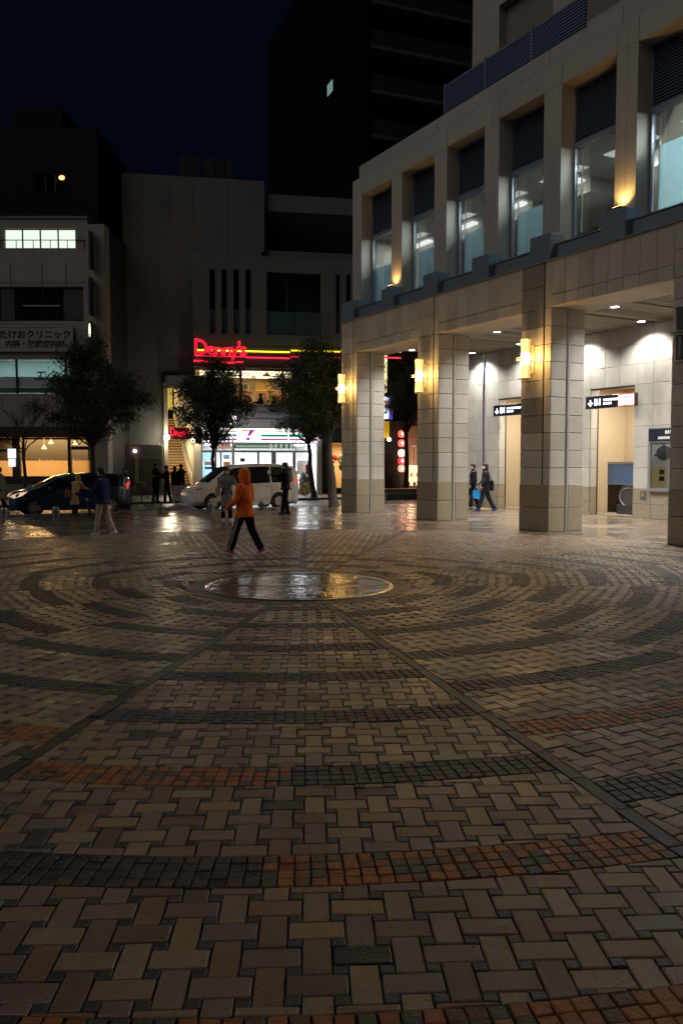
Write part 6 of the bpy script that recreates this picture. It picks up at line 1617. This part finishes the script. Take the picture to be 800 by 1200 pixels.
    # ---- hair and mask
    if hair and not hood:
        b = MB(); secs = []
        lowz = -.05 if hair == 'short' else -.20
        for z, q in ((lowz, .92), (lowz + .04, 1.03), (.0, 1.09), (.05, 1.10), (.09, 1.06), (.122, .78), (.138, .25)):
            ring_ = []
            for t in range(18):
                a = 2 * PI * t / 18; rx, ry = .082 * q, .098 * q
                yy = -.008 + ry * math.sin(a)
                if z < .045 and math.sin(a) > .15: yy = min(yy, .010)
                ring_.append((rx * math.cos(a) * s * (1 if hair == 'short' else 1.04), yy * s, z * s))
            secs.append(ring_)
        b.rings(secs, X=HM); b.build('hair', hair_m, body, smooth='all')
    if cap:
        b = MB(); b.ball((0, -.004 * s, .06 * s), (.092 * s, .106 * s, .082 * s), 14, 8, X=HM); b.build('hat', cap, body, smooth='all')
    if mask:
        b = MB(); secs = []
        for z, q in ((-.085, .8), (-.05, 1.0), (-.012, .97)): secs.append([(.066 * q * math.cos(PI * t / 10) * s, (.018 + .092 * q * math.sin(PI * t / 10)) * s, z * s) for t in range(11)] + [(.05 * q * math.cos(PI - PI * t / 10) * s, (.01 + .06 * q * math.sin(PI * t / 10)) * s, z * s) for t in range(11)])
        b.rings(secs, X=HM); b.build('face_mask', M('mask_white', (.65, .66, .68), .7), body, smooth='all')
    root['_s'] = s
    return root, AR, s, pz
from mathutils import noise
def crumple(b, s, amp=.012, fr=7.5):
    for i, v in enumerate(b.v):
        p = Vector(v) / s; d = noise.noise_vector(Vector((p.x * fr, p.y * fr, p.z * fr * .8))) * amp + noise.noise_vector(p * fr * 2.4) * amp * .45
        b.v[i] = tuple((p + d) * s)
def dense(pts, rad, k=4):
    P_, R2 = [], []
    for i in range(len(pts) - 1):
        for q in range(k): t = q / k; P_.append(pts[i].lerp(pts[i + 1], t)); R2.append(rad[i] + (rad[i + 1] - rad[i]) * t)
    return P_ + [pts[-1]], R2 + [rad[-1]]
def cloth(n, c, r=.9): return M(n, c, r, var=.14, vs=7, bump=.7, bs=9, spec=.12)
dark_cl = [cloth('cloth_dark_%d' % i, c) for i, c in enumerate(((.009, .009, .010), (.013, .012, .013), (.007, .009, .015), (.018, .015, .014)))]
orange_cl = cloth('cloth_orange', (.84, .155, .022)); grey_cl = cloth('cloth_grey', (.20, .20, .21)); navy_cl = cloth('cloth_navy', (.016, .026, .068))
beige_cl = cloth('cloth_beige', (.46, .39, .31)); tan_cl = cloth('cloth_tan', (.40, .29, .13)); white_s = M('shoe_white', (.62, .60, .58), .5); pink_s = M('shoe_pink', (.62, .07, .16), .5)
def at_px(px_, py_, z=0.0): x, y = ground(px_, py_, z); return (x, y, z)
def finish():
    for o in bpy.data.objects:
        if '_s' in o: del o['_s']
# the walker in the orange hood
o1, AR1, s1, pz1 = person('person in orange hooded jacket, black trousers and pink shoes walking across the plaza', at_px(287, 649.5), R(158), 1.62, [(21, 3), (-17, 12)], [(10, 14, 40), (-2, 14, 46)], orange_cl, dark_cl[0], pink_s, hood=orange_cl, hem=.74, belly=1.2, stripe=M('stripe_white', (.6, .6, .6), .7), sole=white_s, flare=1.02)
# woman in grey coat
o2, AR2, s2_, pz2 = person('person in a long grey coat and face mask in front of the van', at_px(266, 610.5), R(-62), 1.58, [(7, 4), (-5, 8)], [(42, 14, 30), (10, 12, 78)], grey_cl, dark_cl[1], white_s, hair='long', hem=.42, mask=True, sole=white_s)
bg = thing('shoulder_bag', 'pale beige shoulder bag hanging beside the grey coat', 'bag', o2.location + Vector((-.27, -.05, .78)))
b = MB(); b.cbox(-.06, .06, -.13, .13, -.02, .26, .03); b.build('pouch', M('bag_beige', (.34, .29, .22), .6), bg); b = MB(); b.sweep([(0, -.10, .25), (.10, -.06, .55), (.18, 0, .60), (.10, .06, .55), (0, .10, .25)], .010, 5); b.build('strap', M('bag_strap', (.2, .15, .1), .6), bg, smooth=True)
# man with the phone
o3, AR3, s3, pz3 = person('person in dark clothes holding a phone up toward the white van', at_px(335, 602.5), R(172), 1.73, [(-3, 6), (12, 6)], [(58, 8, 50), (22, 8, 80)], dark_cl[0], dark_cl[2], black, hem=.78, belly=1.14, cap=dark_cl[1])
hw_ = o3.matrix_basis @ ((AR3[-1][2] + AR3[-1][3] * .10) * s3)
ph = thing('phone', 'small dark phone held up by the person beside the van', 'phone', hw_, R(172) - PI / 2)
b = MB(); b.cbox(-.036, .036, -.006, .006, -.02, .13, .005); b.build('case', black, ph); b = MB(); b.box(-.032, .032, -.008, -.0065, -.012, .122); b.build('screen', glow('phone_screen', (.6, .75, 1), .6), ph)
# man in navy jacket and beige trousers
o4, AR4, s4, pz4 = person('person in navy jacket and beige trousers walking left past the blue car', at_px(121, 627), R(164), 1.60, [(11, 4), (-11, 12)], [(20, 10, 20), (-8, 10, 24)], navy_cl, beige_cl, white_s, hem=.76, belly=1.15, cap=dark_cl[2], sole=white_s)
hw_ = o4.matrix_basis @ ((AR4[-1][2] + AR4[-1][3] * .09) * s4)
um = thing('folded_umbrella', 'black folded umbrella held by the person in beige trousers', 'umbrella', hw_, R(164))
b = MB(); b.sweep([(.03, 0, .08), (.0, 0, .0), (-.10, 0, -.34), (-.13, 0, -.44)], [.012, .022, .035, .006], 8); b.build('canopy', black, um, smooth=True); b = MB(); b.sweep([(.03, 0, .06), (.05, 0, .12)], .014, 6); b.build('handle', dark_steel, um)
# hunched figure in tan coat by the car door
o5, AR5, s5, pz5 = person('person in a tan hooded coat bending toward the door of the blue car', at_px(88, 603.5), R(70), 1.36, [(14, 26), (8, 24)], [(40, 6, 40), (36, 6, 44)], tan_cl, dark_cl[0], black, hood=tan_cl, hem=.40, lean=20)
rb2 = thing('red_bag', 'small dull red bag carried beside the tan coat', 'bag', Vector(o5.location) + Vector((-.20, -.14, .60)))
b = MB(); b.cbox(-.08, .08, -.05, .05, 0, .26, .03); b.build('pouch', M('bag_red', (.28, .04, .03), .7), rb2); b = MB(); b.sweep([(-.05, 0, .25), (0, 0, .40), (.05, 0, .25)], .010, 5); b.build('strap', M('bag_strap', (.2, .15, .1), .6), rb2)
# at the left edge
person('person in a pale grey coat cut by the left edge of the photo', at_px(1, 604), R(175), 1.58, [(12, 6), (-10, 10)], [(12, 8, 20), (-10, 8, 24)], cloth('cloth_pale', (.26, .24, .22)), dark_cl[0], black, hem=.55, hair='short')
# by the bicycle
person('person in black standing beside the bicycle behind the blue car', at_px(147.5, 597, -.1), R(-40), 1.62, [(5, 4), (-5, 4)], [(20, 8, 30), (14, 8, 24)], dark_cl[0], dark_cl[1], black, hair='long', hem=.55)
# the four waiting by the stairs
person('person in black at the left of the group by the stairs, facing right', at_px(183, 588.5), R(-10), 1.72, [(4, 3), (-4, 3)], [(30, 8, 50), (20, 8, 40)], dark_cl[1], dark_cl[0], black, hem=.70, group='people waiting by the stairs')
person('person in a long brown coat in the group, arms reaching left', at_px(196, 589.5), R(176), 1.62, [(8, 4), (-8, 6)], [(52, 8, 40), (40, 8, 50)], cloth('cloth_brown', (.045, .036, .030)), dark_cl[1], black, hem=.45, hair='short', group='people waiting by the stairs')
person('person with long black hair in the middle right of the group', at_px(205, 588), R(60), 1.58, [(4, 3), (-4, 3)], [(14, 6, 20), (12, 6, 24)], dark_cl[2], dark_cl[0], black, hair='long', hem=.60, group='people waiting by the stairs')
person('person in dark jacket at the right of the group above the white signboard', at_px(213, 587.5), R(150), 1.68, [(4, 3), (-3, 3)], [(22, 6, 40), (18, 6, 40)], dark_cl[3], dark_cl[0], black, hem=.75, group='people waiting by the stairs')
# the couple under the arcade
person('person in a black coat half hidden behind the second column', at_px(554.0, 596.5), R(188), 1.70, [(12, 6), (-12, 10)], [(10, 6, 20), (-10, 6, 20)], dark_cl[2], dark_cl[0], M('shoe_grey', (.3, .28, .26), .6), hem=.50)
o9, AR9, s9, pz9 = person('person in dark puffer jacket, mask and blue shoes under the arcade', at_px(568.5, 599), R(182), 1.76, [(22, 4), (-18, 10)], [(14, 8, 18), (8, 10, 34)], cloth('cloth_puffer', (.010, .012, .018), .6), cloth('cloth_jeans', (.014, .018, .025)), M('shoe_blue', (.03, .08, .40), .5), hair='long', hem=.82, mask=True, belly=1.1)
bl = thing('blue_bag', 'bright blue shopping bag carried by the masked person under the arcade', 'bag', Vector(o9.location) + Vector((-.38, -.16, .48)), R(20))
b = MB(); b.rings([[(x * q, y, z) for x, y in ((-.13, -.05), (.13, -.05), (.13, .05), (-.13, .05))] for z, q in ((0, .9), (.12, 1.05), (.30, .85))]); b.build('sack', M('bag_blue', (.01, .24, .62), .4, bump=.8, bs=16), bl); b = MB(); b.sweep([(-.06, 0, .3), (0, 0, .42), (.06, 0, .3)], .008, 5); b.build('handle', M('bag_blue', (.01, .24, .62), .4), bl)
sb3 = thing('side_bag', 'small grey crossbody bag worn by the masked person', 'bag', Vector(o9.location) + Vector((-.20, -.20, .82)), R(10))
b = MB(); b.ball((0, 0, .1), (.10, .05, .12), 12, 8); b.build('pouch', M('bag_grey', (.14, .13, .12), .6), sb3, smooth=True); b = MB(); b.sweep([(.02, 0, .2), (.10, .02, .42), (.16, .06, .58)], .008, 5); b.build('strap', M('bag_strap', (.2, .15, .1), .6), sb3)
bp_ = thing('backpack', 'dark tote bag on the back of the masked person', 'bag', Vector(o9.location) + Vector((.22, .02, .75)), R(90))
b = MB(); b.cbox(-.14, .14, -.07, .07, 0, .40, .04); b.build('pouch', dark_cl[1], bp_); b = MB(); b.sweep([(-.08, 0, .39), (-.08, .08, .62), (.02, .16, .66)], .014, 5); b.build('strap', black, bp_)
# two diners seen against the restaurant window
for px_, lab, fc, sc_ in ((306, 'dark seated figure in the restaurant window', R(170), 1.0), (321.5, 'lower dark seated figure at the right in the restaurant window', R(200), .8)):
    x_, z_ = D.px(px_, 473, .25); p = D.w(x_, .25, hw2[2] - .62 * (1 if sc_ == 1 else 1.25))
    person(lab, p, fc, 1.62, [(85, 85), (85, 85)], [(30, 8, 60), (30, 8, 60)], dark_cl[0 if sc_ == 1 else 3], dark_cl[1], black, hair='long' if sc_ == 1 else 'short', group='diners in the upstairs window')
for i, (px_, py_) in enumerate(((277, 805), (584, 886), (641, 1000))):     # scraps on the bricks
    x, y = ground(px_, py_); t_ = MB(); a = .6 + i; rr_ = random.Random(i)
    t_.rings([[(.018 * math.cos(2 * PI * k / 7) * rr_.uniform(.6, 1.2), .013 * math.sin(2 * PI * k / 7) * rr_.uniform(.6, 1.2), z) for k in range(7)] for z in (.003, .006)])
    o = t_.build('paper_scrap', M('scrap_white', (.6, .6, .56), .7), None, (x, y, 0), a); tag(o, ('tiny pale scrap on the bricks of the front sector, farthest of three', 'tiny pale scrap lying on a dark cube band right of centre', 'tiny pale scrap at the edge of the near orange band')[i], 'litter', 'scraps on the paving')
finish()
